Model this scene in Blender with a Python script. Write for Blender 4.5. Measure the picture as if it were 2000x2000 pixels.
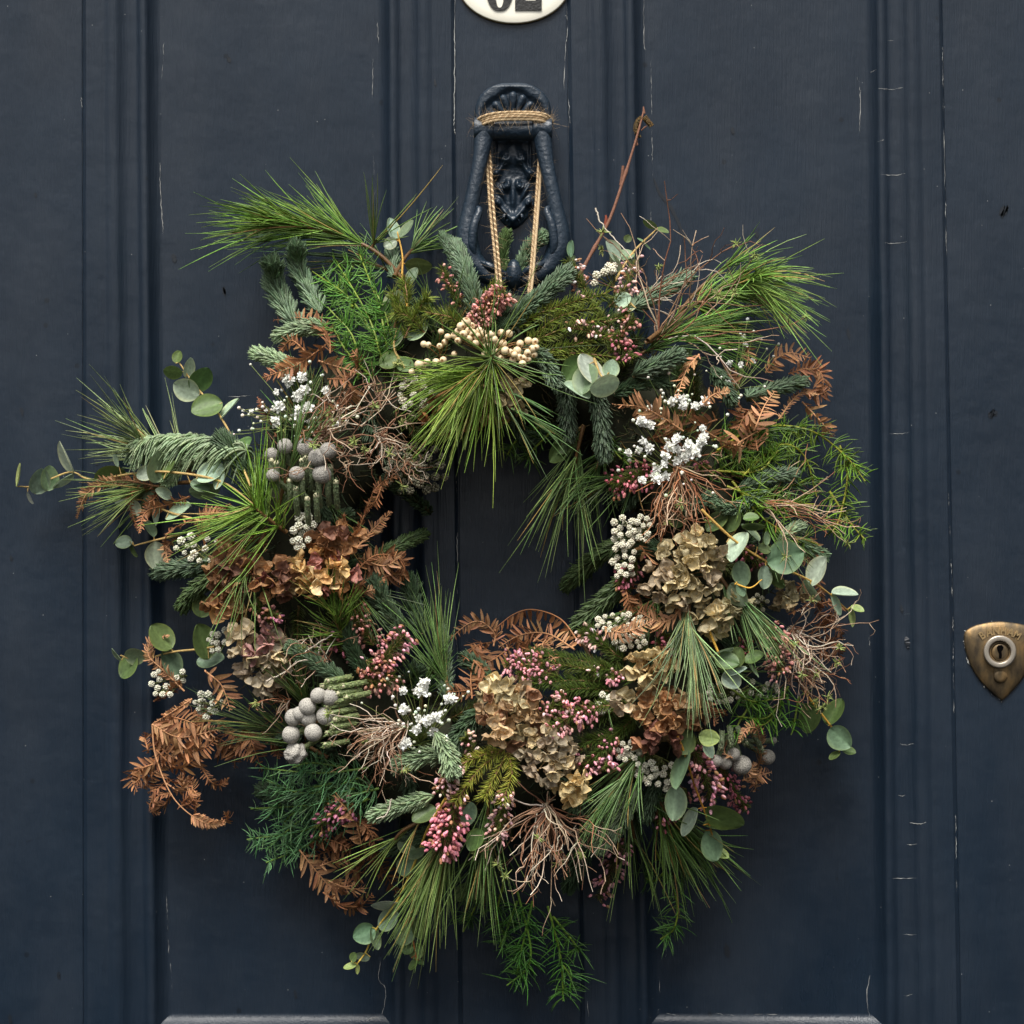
import bpy, math
import numpy as np
from mathutils import Matrix, Vector
R = np.random.default_rng(11)
for o in list(bpy.data.objects): bpy.data.objects.remove(o)
scn = bpy.context.scene
col_ = scn.collection

# ------------------------------------------------------------------ camera, sky, sun, exposure
S = 0.00045            # metres for one photograph pixel on the face of the door
DIST = 2.1
cam = bpy.data.cameras.new('camera'); camo = bpy.data.objects.new('camera', cam); col_.objects.link(camo)
camo.location = (0, -DIST, 0); camo.rotation_euler = (math.pi/2, 0, 0)
cam.sensor_width = 36; cam.lens = 36*DIST/(2000*S); cam.clip_start = 0.05; cam.clip_end = 100
scn.camera = camo
SUN_EL, SUN_AZ = 60.0, -12.0        # elevation; degrees to the left of straight out from the door
w = bpy.data.worlds.new('World'); scn.world = w; w.use_nodes = True
nt = w.node_tree; bg = nt.nodes['Background']
sky = nt.nodes.new('ShaderNodeTexSky'); sky.sky_type = 'NISHITA'; sky.sun_disc = False
sky.sun_elevation = math.radians(SUN_EL); sky.sun_rotation = math.radians(180 - SUN_AZ)
sky.dust_density = 4.0; sky.air_density = 1.0; sky.ozone_density = 1.0
hs = nt.nodes.new('ShaderNodeHueSaturation'); hs.inputs['Saturation'].default_value = 0.14
nt.links.new(sky.outputs[0], hs.inputs['Color']); nt.links.new(hs.outputs[0], bg.inputs['Color'])
bg.inputs['Strength'].default_value = 0.05
sl = bpy.data.lights.new('sun', 'SUN'); sl.energy = 1.5; sl.angle = math.radians(32); sl.color = (1.0, 0.965, 0.91)
so = bpy.data.objects.new('sun', sl); col_.objects.link(so)
el, az = math.radians(SUN_EL), math.radians(SUN_AZ)
sd = Vector((math.sin(az)*math.cos(el), -math.cos(az)*math.cos(el), math.sin(el)))
so.rotation_euler = sd.to_track_quat('Z', 'Y').to_euler(); so.location = sd*3
scn.view_settings.view_transform = 'Standard'; scn.view_settings.look = 'None'
scn.view_settings.gamma = 1; scn.view_settings.use_curve_mapping = False
scn.view_settings.exposure = 1.7
scn.render.engine = 'CYCLES'; scn.render.resolution_x = scn.render.resolution_y = 1024

# ------------------------------------------------------------------ helpers
def c(r, g, b):
    f = lambda v: (v/255/12.92) if v/255 <= 0.04045 else ((v/255+0.055)/1.055)**2.4
    return np.array([f(r), f(g), f(b)])
def nrm(a): return a/np.maximum(np.linalg.norm(a, axis=-1, keepdims=True), 1e-9)
def pix(x, y, d):
    "photograph pixel x, y at d pixel-lengths in front of the door -> metres"
    x, y, d = np.broadcast_arrays(np.asarray(x, float), np.asarray(y, float), np.asarray(d, float))
    k = 1 - d*S/DIST
    return np.stack([(x-1000)*S*k, -d*S, (1000-y)*S*k], -1)
CX, CY, RR, RW = 975., 1105., 400., 235.
def dm(x, y):
    t = (np.hypot(np.asarray(x, float)-CX, np.asarray(y, float)-CY)-RR)/RW
    return 62+150*np.sqrt(np.maximum(0, 1-t*t))
def cr(P, n):
    P = np.asarray(P, float)
    if len(P) == 2: P = np.array([P[0], (P[0]+P[1])/2, P[1]])
    Q = np.vstack([2*P[0]-P[1], P, 2*P[-1]-P[-2]])
    u = np.linspace(0, len(P)-1-1e-6, n); i = u.astype(int); t = (u-i)[:, None]
    a, b, cc, d = Q[i], Q[i+1], Q[i+2], Q[i+3]
    return 0.5*((2*b)+(cc-a)*t+(2*a-5*b+4*cc-d)*t*t+(3*b-a-3*cc+d)*t**3)
def wpath(path, n, l0=0, l1=20, dep=None):
    p = cr(path, n); t = np.linspace(0, 1, n)
    d = (dep[0]+(dep[1]-dep[0])*t) if dep else dm(p[:, 0], p[:, 1])+l0+(l1-l0)*t
    if not dep:                                      # smooth the depth so that stems stay springy
        q = np.polyfit(t, d, 2); d = np.polyval(q, t)
    d = np.maximum(d, 10)
    return pix(p[:, 0], p[:, 1], d)
CAMN = np.array([0., -1., 0.])

class MB:
    def __init__(s): s.V = []; s.F = []; s.C = []; s.n = 0
    def add(s, V, F, C):
        V = V.reshape(-1, 3); s.V.append(V); s.F.append(F.reshape(-1, 4)+s.n)
        s.C.append(np.broadcast_to(C, (len(V), 3)) if np.ndim(C) == 1 else C.reshape(-1, 3)); s.n += len(V)
    def mesh(s, name, mat, smooth=True):
        V = np.concatenate(s.V).astype(np.float32); F = np.concatenate(s.F).astype(np.int32); C = np.concatenate(s.C)
        m = bpy.data.meshes.new(name); m.vertices.add(len(V)); m.vertices.foreach_set('co', V.ravel())
        m.loops.add(F.size); m.loops.foreach_set('vertex_index', F.ravel())
        m.polygons.add(len(F)); m.polygons.foreach_set('loop_start', np.arange(0, F.size, 4, dtype=np.int32))
        m.polygons.foreach_set('use_smooth', np.full(len(F), smooth))
        a = m.color_attributes.new('Col', 'FLOAT_COLOR', 'POINT')
        a.data.foreach_set('color', np.hstack([np.clip(C, 0, 1), np.ones((len(C), 1))]).astype(np.float32).ravel())
        m.materials.append(mat); m.update(); m.validate(); return m
    def build(s, name, mat, parent=None, smooth=True):
        return link(name, s.mesh(name, mat, smooth), parent)
def link(name, mesh, parent=None, color=None):
    o = bpy.data.objects.new(name, mesh); col_.objects.link(o)
    if parent:
        o.parent = parent
        if parent.type == 'EMPTY': o.matrix_parent_inverse = Matrix.Translation(-parent.location)
    if color is not None: o.color = (*np.clip(color, 0, 1), 1)
    return o
def thing(name, loc, label, cat):
    o = bpy.data.objects.new(name, None); col_.objects.link(o); o.location = loc; o.empty_display_size = .02
    o['label'] = label; o['category'] = cat; return o
def gridF(n, m, k, close):
    i = np.arange(n)[:, None, None]*m*k; a = np.arange(m-1)[None, :, None]*k
    kk = k if close else k-1
    b = np.arange(kk)[None, None, :]; b2 = (b+1) % k
    return np.stack([i+a+b, i+a+b2, i+a+k+b2, i+a+k+b], -1).reshape(-1, 4)
def polytubes(mb, C, Rad, col, k=4, flat=1., ref=None, tip=None, tt=None):
    n, m, _ = C.shape
    T = nrm(np.gradient(C, axis=1)) if m > 2 else np.repeat(nrm(C[:, 1:]-C[:, :1]), 2, 1)
    if ref is None: ref = np.array([.31, -1., .17])
    ref = np.asarray(ref)
    if ref.ndim == 2: ref = ref[:, None, :]
    sd_ = nrm(np.cross(T, np.broadcast_to(ref, T.shape))); nr = np.cross(sd_, T)
    a = np.arange(k)*2*np.pi/k
    V = C[:, :, None]+Rad[:, :, None, None]*(np.cos(a)[:, None]*sd_[:, :, None]+flat*np.sin(a)[:, None]*nr[:, :, None])
    mb.add(V, gridF(n, m, k, True), _col(col, tip, n, m, k, tt))
def _col(col, tip, n, m, k, tt=None):
    col = np.broadcast_to(np.asarray(col), (n, 3)); tt = np.linspace(0, 1, m) if tt is None else tt
    if tip is None: return np.repeat(col, m*k, 0)
    tip = np.broadcast_to(np.asarray(tip), (n, 3)); q = (tt**2)[None, :, None]
    return np.repeat((col[:, None]*(1-q)+tip[:, None]*q), k, 1).reshape(-1, 3)
def strands(mb, B, D, L, bend, wd, prof, col, k=3, flat=1., ref=None, tip=None, tt=None):
    prof = np.asarray(prof, float); m = len(prof); t = np.linspace(0, 1, m) if tt is None else np.asarray(tt)
    L = np.broadcast_to(L, (len(B),)); wd = np.broadcast_to(wd, (len(B),))
    C = B[:, None]+D[:, None]*(L[:, None]*t)[..., None]+np.broadcast_to(bend, B.shape)[:, None]*(L[:, None]*t*t)[..., None]
    polytubes(mb, C, wd[:, None]*prof, col, k, flat, ref, tip, t)
def ribbons(mb, B, D, L, bend, wd, prof, col, N, fold=.25, tip=None):
    "flat leaflets, folded along the midrib; N = leaf normals"
    prof = np.asarray(prof, float); m = len(prof); t = np.linspace(0, 1, m)
    L = np.broadcast_to(L, (len(B),)); wd = np.broadcast_to(wd, (len(B),))
    C = B[:, None]+D[:, None]*(L[:, None]*t)[..., None]+bend[:, None]*(L[:, None]*t*t)[..., None]
    T = nrm(np.gradient(C, axis=1)); sd_ = nrm(np.cross(T, N[:, None]+0*T)); nr = np.cross(sd_, T)
    off = np.array([-1., 0, 1.]); W = wd[:, None]*prof
    V = C[:, :, None]+W[:, :, None, None]*(off[:, None]*sd_[:, :, None]+fold*np.abs(off)[:, None]*nr[:, :, None])
    mb.add(V, gridF(len(B), m, 3, False), _col(col, tip, len(B), m, 3))
def balls(mb, Cn, r, col, k=8, m=6, D=None, tip=None):
    th = np.linspace(0.06, np.pi-.06, m); r = np.broadcast_to(r, (len(Cn),))
    D = np.broadcast_to(CAMN, Cn.shape) if D is None else D
    strands(mb, Cn-D*r[:, None], D, 2*r, np.zeros_like(Cn), r, np.sin(th), col, k, 1., np.array([.3, .2, 1.]), tip, (1-np.cos(th))/2)
def rv(n, s=1.): return R.normal(0, s, (n, 3))
def jit(colr, n, v=.18, h=.06):
    return np.asarray(colr)*np.exp(R.normal(0, v, (n, 1)))*np.exp(R.normal(0, h, (n, 3)))
def pick(pal, n, v=.12):
    pal = np.array(pal); return pal[R.integers(0, len(pal), n)]*np.exp(R.normal(0, v, (n, 1)))

# ------------------------------------------------------------------ materials
def mat(name):
    m = bpy.data.materials.new(name); m.use_nodes = True; t = m.node_tree
    return m, t, t.nodes['Principled BSDF'], t.nodes['Material Output']
def N_(t, typ, **kw):
    n = t.nodes.new(typ)
    for k, v in kw.items():
        if k in n.inputs: n.inputs[k].default_value = v
        else: setattr(n, k, v)
    return n
def veg(name, rough=.5, transl=.15, src='attr', nscale=900, namt=.35, bump=0., bscale=1500, spec=.4, veins=False):
    m, t, b, out = mat(name)
    if src == 'attr':
        s = N_(t, 'ShaderNodeAttribute', attribute_name='Col'); co = s.outputs['Color']
    else:
        s = N_(t, 'ShaderNodeObjectInfo'); co = s.outputs['Color']
        if veins:
            at = N_(t, 'ShaderNodeAttribute', attribute_name='Col'); ml = N_(t, 'ShaderNodeVectorMath', operation='MULTIPLY'); t.links.new(co, ml.inputs[0]); t.links.new(at.outputs['Color'], ml.inputs[1])
            m2 = N_(t, 'ShaderNodeVectorMath', operation='SCALE'); m2.inputs['Scale'].default_value = 2.; t.links.new(ml.outputs[0], m2.inputs[0]); co = m2.outputs[0]
    tc = N_(t, 'ShaderNodeTexCoord')
    ns = N_(t, 'ShaderNodeTexNoise', Scale=nscale, Detail=3.)
    t.links.new(tc.outputs['Object'], ns.inputs['Vector'])
    mr = N_(t, 'ShaderNodeMapRange'); mr.inputs['From Min'].default_value = .3; mr.inputs['From Max'].default_value = .7
    mr.inputs['To Min'].default_value = 1-namt; mr.inputs['To Max'].default_value = 1+namt
    t.links.new(ns.outputs['Fac'], mr.inputs['Value'])
    mx = N_(t, 'ShaderNodeVectorMath', operation='SCALE')
    t.links.new(co, mx.inputs[0]); t.links.new(mr.outputs[0], mx.inputs['Scale'])
    t.links.new(mx.outputs[0], b.inputs['Base Color'])
    b.inputs['Roughness'].default_value = rough; b.inputs['Specular IOR Level'].default_value = spec
    if bump:
        bn = N_(t, 'ShaderNodeTexNoise' if bscale < 5000 else 'ShaderNodeTexVoronoi', Scale=bscale)
        t.links.new(tc.outputs['Object'], bn.inputs['Vector'])
        bp = N_(t, 'ShaderNodeBump', Strength=bump, Distance=.001)
        t.links.new(bn.outputs[0], bp.inputs['Height']); t.links.new(bp.outputs[0], b.inputs['Normal'])
    if transl:
        tr = N_(t, 'ShaderNodeBsdfTranslucent'); t.links.new(mx.outputs[0], tr.inputs['Color'])
        ms = N_(t, 'ShaderNodeMixShader'); ms.inputs[0].default_value = transl
        t.links.new(b.outputs[0], ms.inputs[1]); t.links.new(tr.outputs[0], ms.inputs[2]); t.links.new(ms.outputs[0], out.inputs['Surface'])
    return m
M = dict(
    needle=veg('pine_needle', .42, .12), fir=veg('fir_needle', .5, .05), fern=veg('dry_bracken', .7, .18, nscale=1500),
    twig=veg('twig_bark', .75, 0, bump=.4, bscale=1800), heath=veg('heather', .6, .15), moss=veg('moss', .9, .05),
    leaf=veg('eucalyptus_leaf', .5, .16, 'obj', 7, .2, spec=.35, veins=True), petal=veg('dried_petal', .7, .22, 'obj', 4, .3, .5, 14, veins=True),
    white=veg('white_flower', .7, .12, 'obj', 5, .06), attr=veg('small_flower_head', .8, .1), berry=veg('berry_skin', .38, .08, nscale=600, namt=.1),
    brun=veg('brunia_ball', .95, 0, 'obj', 3, .12, .9, 13, spec=.1), twine=veg('jute', .9, .1, nscale=2500))
# brunia balls: fine pebbled skin
def brun_mat():
    m, t, b, out = mat('brunia_skin'); tc = N_(t, 'ShaderNodeTexCoord'); oi = N_(t, 'ShaderNodeObjectInfo')
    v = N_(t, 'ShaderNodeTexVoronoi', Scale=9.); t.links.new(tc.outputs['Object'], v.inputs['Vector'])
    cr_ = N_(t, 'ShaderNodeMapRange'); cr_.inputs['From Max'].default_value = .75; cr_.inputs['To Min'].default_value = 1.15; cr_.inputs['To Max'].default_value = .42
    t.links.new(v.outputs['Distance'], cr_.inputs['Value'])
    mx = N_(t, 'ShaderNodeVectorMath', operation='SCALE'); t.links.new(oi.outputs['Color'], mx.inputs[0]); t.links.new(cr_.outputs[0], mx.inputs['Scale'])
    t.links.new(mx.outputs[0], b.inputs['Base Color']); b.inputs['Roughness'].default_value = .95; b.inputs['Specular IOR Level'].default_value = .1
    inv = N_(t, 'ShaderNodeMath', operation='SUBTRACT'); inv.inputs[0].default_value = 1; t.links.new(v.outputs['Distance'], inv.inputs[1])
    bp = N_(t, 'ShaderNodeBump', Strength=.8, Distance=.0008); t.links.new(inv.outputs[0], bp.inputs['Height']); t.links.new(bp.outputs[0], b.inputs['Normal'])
    return m
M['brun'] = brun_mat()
def paint(name, base, rough, bump=.12, spots=True, spec=.5, cast=False):
    m, t, b, out = mat(name); tc = N_(t, 'ShaderNodeTexCoord')
    def noise(scale, det=4., stretch=None):
        n = N_(t, 'ShaderNodeTexNoise', Scale=scale, Detail=det)
        if stretch:
            mp = N_(t, 'ShaderNodeMapping'); mp.inputs['Scale'].default_value = stretch
            t.links.new(tc.outputs['Object'], mp.inputs['Vector']); t.links.new(mp.outputs[0], n.inputs['Vector'])
        else: t.links.new(tc.outputs['Object'], n.inputs['Vector'])
        return n.outputs['Fac']
    def mrange(x, a, b_, lo, hi):
        r = N_(t, 'ShaderNodeMapRange'); r.inputs['From Min'].default_value = a; r.inputs['From Max'].default_value = b_
        r.inputs['To Min'].default_value = lo; r.inputs['To Max'].default_value = hi; t.links.new(x, r.inputs['Value']); return r.outputs[0]
    ramp = N_(t, 'ShaderNodeMix', data_type='RGBA')
    ramp.inputs[6].default_value = (*base*.88, 1); ramp.inputs[7].default_value = (*base*np.array([1.14, 1.1, 1.07]), 1)
    t.links.new(mrange(noise(9, 6), .35, .65, 0, 1), ramp.inputs[0]); colr = ramp.outputs[2]
    if spots:
        v = N_(t, 'ShaderNodeTexVoronoi', Scale=26.); t.links.new(tc.outputs['Object'], v.inputs['Vector'])
        sp = mrange(v.outputs['Distance'], .045, .075, .55, 1)
        mx = N_(t, 'ShaderNodeVectorMath', operation='SCALE'); t.links.new(colr, mx.inputs[0]); t.links.new(sp, mx.inputs['Scale']); colr = mx.outputs[0]
        v2 = N_(t, 'ShaderNodeTexVoronoi', Scale=60.); t.links.new(tc.outputs['Object'], v2.inputs['Vector'])
        dust = mrange(v2.outputs['Distance'], .018, .035, .35, 0)
        md = N_(t, 'ShaderNodeMix', data_type='RGBA'); t.links.new(dust, md.inputs[0]); t.links.new(colr, md.inputs[6]); md.inputs[7].default_value = (.5, .5, .48, 1); colr = md.outputs[2]
    t.links.new(colr, b.inputs['Base Color'])
    t.links.new(mrange(noise(8, 7, (2.2, 2.2, .7)), .3, .7, rough-.1, rough+.13), b.inputs['Roughness']); b.inputs['Specular IOR Level'].default_value = spec
    ad = N_(t, 'ShaderNodeMath', operation='ADD'); t.links.new(noise(45, 3), ad.inputs[0])
    s2 = N_(t, 'ShaderNodeMath', operation='MULTIPLY'); s2.inputs[1].default_value = .8; t.links.new(noise(260, 4) if cast else noise(30, 5, (26, 26, 1.2)), s2.inputs[0]); t.links.new(s2.outputs[0], ad.inputs[1])
    bp = N_(t, 'ShaderNodeBump', Strength=bump, Distance=.004); t.links.new(ad.outputs[0], bp.inputs['Height']); t.links.new(bp.outputs[0], b.inputs['Normal'])
    return m
NAVY = c(21, 33, 46)
M['door'] = paint('navy_door_paint', NAVY, .37, .2, spec=.42)
M['iron'] = paint('painted_iron', c(24, 38, 51), .38, .35, False, .5, True)
def plain(name, colr, rough, metal=0., bump=0., bs=200, var=.15, ns=120):
    m, t, b, out = mat(name); tc = N_(t, 'ShaderNodeTexCoord'); n = N_(t, 'ShaderNodeTexNoise', Scale=ns, Detail=5.)
    t.links.new(tc.outputs['Object'], n.inputs['Vector'])
    mx = N_(t, 'ShaderNodeMix', data_type='RGBA'); mx.inputs[6].default_value = (*colr*(1-var), 1); mx.inputs[7].default_value = (*np.minimum(colr*(1+var), 1), 1)
    t.links.new(n.outputs['Fac'], mx.inputs[0]); t.links.new(mx.outputs[2], b.inputs['Base Color'])
    b.inputs['Roughness'].default_value = rough; b.inputs['Metallic'].default_value = metal
    if bump:
        bp = N_(t, 'ShaderNodeBump', Strength=bump, Distance=.001); n2 = N_(t, 'ShaderNodeTexNoise', Scale=bs); t.links.new(tc.outputs['Object'], n2.inputs['Vector'])
        t.links.new(n2.outputs['Fac'], bp.inputs['Height']); t.links.new(bp.outputs[0], b.inputs['Normal'])
    return m
def brass_mat():
    m, t, b, out = mat('aged_brass'); tc = N_(t, 'ShaderNodeTexCoord')
    mp = N_(t, 'ShaderNodeMapping'); mp.inputs['Scale'].default_value = (1, 1, .35); t.links.new(tc.outputs['Object'], mp.inputs['Vector'])
    n = N_(t, 'ShaderNodeTexNoise', Scale=130., Detail=6.); t.links.new(mp.outputs[0], n.inputs['Vector'])
    r = N_(t, 'ShaderNodeValToRGB'); e = r.color_ramp.elements
    e[0].position = .3; e[0].color = (*c(70, 62, 52), 1); e[1].position = .74; e[1].color = (*c(156, 124, 80), 1)
    x = e.new(.5); x.color = (*c(108, 92, 68), 1)
    t.links.new(n.outputs['Fac'], r.inputs[0]); t.links.new(r.outputs[0], b.inputs['Base Color'])
    b.inputs['Metallic'].default_value = .75; b.inputs['Roughness'].default_value = .48
    n2 = N_(t, 'ShaderNodeTexNoise', Scale=500.); t.links.new(tc.outputs['Object'], n2.inputs['Vector'])
    bp = N_(t, 'ShaderNodeBump', Strength=.12, Distance=.001); t.links.new(n2.outputs['Fac'], bp.inputs['Height']); t.links.new(bp.outputs[0], b.inputs['Normal'])
    return m
M['brass'] = brass_mat()
M['worn'] = plain('worn_brass', c(176, 150, 108), .4, .7, .1, 600, .25)
M['steel'] = plain('satin_steel', c(190, 180, 165), .35, .8, .05, 800, .06)
M['dark'] = plain('keyhole_dark', c(5, 4, 4), 1.)
M['dark'].node_tree.nodes['Principled BSDF'].inputs['Specular IOR Level'].default_value = .05
M['enamel'] = plain('cream_enamel', c(238, 234, 218), .22, 0, .04, 60, .05, 40)
M['edge'] = plain('rusty_rim', c(120, 100, 62), .6, .2, .3, 600, .4)
M['ink'] = plain('black_enamel', c(34, 33, 32), .5, 0, .5, 500, .35, 500)
M['crack'] = plain('bare_filler', c(160, 160, 156), .8, 0, 0, 200, .3, 300)
M['scuff'] = plain('dark_scuff', c(13, 21, 30), .45)

# ------------------------------------------------------------------ the door
YT, YB = -520., 2520.
ED = dict(lo=(161, 163), li=(311, 332), ri=(734, 744), ro=(888, 903), mo=(1107, 1135), mi=(1263, 1291), ni=(1688, 1703), no=(1840, 1877), L=(-420, -420), Rt=(2420, 2420))
def ex(k, y): a, b = ED[k]; return a+(b-a)*np.asarray(y, float)/2000
PU = np.array([0, .014, .05, .22, .255, .275, .30, .34, .39, .44, .475, .50, .56, .63, .69, .715, .74, .78, .82, .845, .87, .91, .95, .98, 1.])
PH = np.array([-2.2, -.8, 4.0, 5.5, 5.6, 4.2, 5.2, 8.2, 9.6, 8.6, 5.5, 1.5, -3.2, -5, -4.5, -2.4, 1.5, 4.2, 3.4, -1, -7.5, -14.5, -19.2, -21.4, -22.])
_u = np.linspace(0, 1, 401); _h = np.interp(_u, PU, PH); _k = np.exp(-(np.arange(-24, 25)/9.)**2); _k /= _k.sum()
_hs = np.convolve(np.pad(_h, 24, mode='edge'), _k, 'valid'); _hs = np.where(_u < .07, _h, _hs)
_e = np.clip((_u-.84)/.16, 0, 1); _hs = np.where(_u > .84, np.interp(.84, _u, _hs)+(-22-np.interp(.84, _u, _hs))*(1-(1-_e)**1.9), _hs)
def prof(u): return np.interp(u, _u, _hs)
PANEL = 22.
IB, OB, IT, OT = 1984., 2140., -250., -410.       # panel bottom / top, inner and outer edge of the mouldings
door = thing('front_door', (0, 0, pix(0, YB, 0)[2]), 'navy blue panelled front door with moulded panels and cracked gloss paint', 'door')
def slab(name, corners, d, back=60.):
    "corners = 4 px points clockwise; front face at d px out from the stile face"
    mb = MB(); F = [(x, y, d) for x, y in corners]; B = [(x, y, -back) for x, y in corners]
    V = np.array([((x-1000)*S, -q*S, (1000-y)*S) for x, y, q in F+B])
    mb.add(V, np.array([[0, 3, 2, 1], [4, 5, 6, 7], [0, 1, 5, 4], [1, 2, 6, 5], [2, 3, 7, 6], [3, 0, 4, 7]]), NAVY)
    o = mb.build(name, M['door'], door, False)
    bm = o.modifiers.new('soft_edge', 'BEVEL'); bm.width = .0012; bm.segments = 2
    return o
q = lambda k, y: float(ex(k, y))
slab('stile', [(q('L', YT), YT), (q('lo', YT), YT), (q('lo', YB), YB), (q('L', YB), YB)], 0)
slab('stile', [(q('no', YT), YT), (q('Rt', YT), YT), (q('Rt', YB), YB), (q('no', YB), YB)], 0)
slab('muntin', [(q('ro', OT), OT), (q('mo', OT), OT), (q('mo', OB), OB), (q('ro', OB), OB)], 0)
slab('bottom_rail', [(q('lo', OB), OB+.5), (q('no', OB), OB+.5), (q('no', YB), YB), (q('lo', YB), YB)], -.6)
slab('top_rail', [(q('lo', YT), YT), (q('no', YT), YT), (q('no', OT), OT-.5), (q('lo', OT), OT-.5)], -.6)
for o1, i1, i2, o2 in (('lo', 'li', 'ri', 'ro'), ('mo', 'mi', 'ni', 'no')):
    slab('panel', [(q(i1, IT)-6, IT-6), (q(i2, IT)+6, IT-6), (q(i2, IB)+6, IB+6), (q(i1, IB)-6, IB+6)], -PANEL, 60)
    u = np.unique(np.concatenate([np.linspace(0, 1, 90), PU])); h = prof(u)
    yt = OT+(IT-OT)*u; yb = OB+(IB-OB)*u
    k = 40; tv = np.linspace(0, 1, k)
    for a, b in ((o1, i1), (o2, i2)):
        Y = yt[:, None]+(yb-yt)[:, None]*tv
        X = ex(a, Y)+u[:, None]*(ex(b, Y)-ex(a, Y)); X = X+1.1*np.sin(Y/130+X*.0)*np.sin(Y/57)*np.minimum(u, 1-u)[:, None]*2
        Hh = h[:, None]+0*Y
        mb = MB(); mb.add(np.stack([(X-1000)*S, -Hh*S, (1000-Y)*S], -1), gridF(1, len(u), k, False) if a == o2 else gridF(1, len(u), k, False)[:, ::-1], NAVY); mb.build('moulding', M['door'], door)
    for y in (yb, yt):
        xa = ex(o1, y)+u*(ex(i1, y)-ex(o1, y)); xb = ex(o2, y)+u*(ex(i2, y)-ex(o2, y))
        X = xa[:, None]+(xb-xa)[:, None]*tv; Y = y[:, None]+0*X; Hh = h[:, None]+0*X
        mb = MB(); mb.add(np.stack([(X-1000)*S, -Hh*S, (1000-Y)*S], -1), gridF(1, len(u), k, False) if y is yt else gridF(1, len(u), k, False)[:, ::-1], NAVY); mb.build('moulding', M['door'], door)
def surf(x, y):
    x = np.asarray(x, float); y = np.asarray(y, float); d = np.zeros(np.broadcast(x, y).shape)
    for a, b, sgn in (('lo', 'li', 1), ('ro', 'ri', -1), ('mo', 'mi', 1), ('no', 'ni', -1)):
        u = (x-ex(a, y))/(ex(b, y)-ex(a, y)); d = np.where((u >= 0) & (u <= 1), prof(u), d)
    pan = ((x > ex('li', y)) & (x < ex('ri', y))) | ((x > ex('mi', y)) & (x < ex('ni', y)))
    d = np.where(pan & (y < IB), -PANEL, d)
    return np.where(pan & (y >= IB), prof(np.clip((OB-y)/(OB-IB), 0, 1)), d)
def crack(path, wd=1.3, jag=1.2, gap=.25, m='crack', n=None):
    p = cr(path, n or max(10, int(np.hypot(*(np.array(path[-1])-np.array(path[0])))/5)))
    p = p+R.normal(0, jag*.45, p.shape)
    tn = nrm(np.gradient(p, axis=0)); sd_ = np.stack([-tn[:, 1], tn[:, 0]], 1)
    ww = wd*np.clip(R.uniform(1-gap*4, 1.2, len(p)), .0, 1.2)*np.sin(np.linspace(.05, np.pi-.05, len(p)))**.4
    if m == 'crack':
        gq = np.interp(np.arange(len(p)), np.linspace(0, len(p)-1, max(3, len(p)//4)), R.uniform(0, 1, max(3, len(p)//4))); ww = ww*.72*np.clip((gq-gap*1.15)*3.2, 0, 1)
    a = p+sd_*ww[:, None]*.5; b = p-sd_*ww[:, None]*.5
    P2 = np.stack([a, b], 1); d = np.maximum(surf(P2[..., 0], P2[..., 1]).max(1, keepdims=True), surf(p[:, 0], p[:, 1])[:, None])+1.1
    k_ = 1-0*d
    V = np.stack([(P2[..., 0]-1000)*S*k_, -(d+0*P2[..., 0])*S, (1000-P2[..., 1])*S*k_], -1)
    mb = MB(); mb.add(V, gridF(1, len(p), 2, False), c(200, 198, 190)); mb.build('paint_crack' if m == 'crack' else 'paint_scuff', M[m], door, False)
for pth, wd, gp in [
    ([(888, -40), (888, 120), (887, 240), (889, 262)], 1.8, .1), ([(893, 380), (895, 440)], 1.2, .3), ([(893, 1040), (893, 1160)], 2.4, .2), ([(888, 900), (894, 1000)], 1.1, .35),
    ([(1106, 5), (1108, 60), (1104, 100), (1102, 180), (1110, 195), (1113, 240)], 1.5, .3), ([(1113, 390), (1116, 480)], 1., .35),
    ([(736, 40), (738, 80)], 1.6, .2), ([(727, 110), (726, 220), (730, 300)], 1.5, .3), ([(728, 300), (733, 420)], .8, .35),
    ([(308, 0), (317, 60), (313, 150)], 1.2, .35), ([(309, 315), (312, 400), (316, 455)], 1.7, .2),
    ([(1259, -20), (1259, 80), (1264, 95)], 1.5, .15), ([(1272, 110), (1274, 200), (1275, 300), (1277, 350)], 1.3, .33), ([(1272, 390), (1273, 440), (1277, 480)], 1.2, .3),
    ([(1677, 145), (1683, 170), (1683, 215), (1682, 255)], 1.6, .2), ([(1700, 1240), (1703, 1275)], 1.2, .3),
    ([(1841, 90), (1842, 200), (1846, 380), (1849, 500)], 1.4, .2), ([(1852, 960), (1856, 1050), (1861, 1200), (1862, 1320), (1865, 1500)], 1.5, .33), ([(1866, 1560), (1868, 1740)], 1.2, .33),
    ([(742, 1880), (738, 1915), (749, 1930), (752, 1950), (745, 1985)], 1.6, .25), ([(715, 1996), (735, 1990)], 1.6, .1),
    ([(1294, 1740), (1303, 1860), (1288, 1890), (1291, 1960), (1284, 1985)], 1.1, .35), ([(1303, 1984), (1345, 1989), (1410, 1984)], 1.4, .3),
    ([(1702, 1910), (1697, 1940), (1698, 1975), (1710, 2000)], 1.7, .12), ([(1476, 1985), (1520, 1986)], 1.6, .15), ([(1402, 1984), (1440, 1988)], 1.2, .3),
    ([(159, 190), (160, 210)], 1.2, .2), ([(322, 1740), (326, 1840), (334, 1940)], 1.1, .36), ([(395, 771), (440, 774), (500, 770)], 1.5, .25),
    ([(891, 1200), (893, 1290)], 1.1, .35), ([(1123, 1195), (1124, 1210)], 1.2, .2), ([(1146, 1955), (1150, 1990)], 1., .33)]:
    crack(pth, wd, 1.2, gp)
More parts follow.
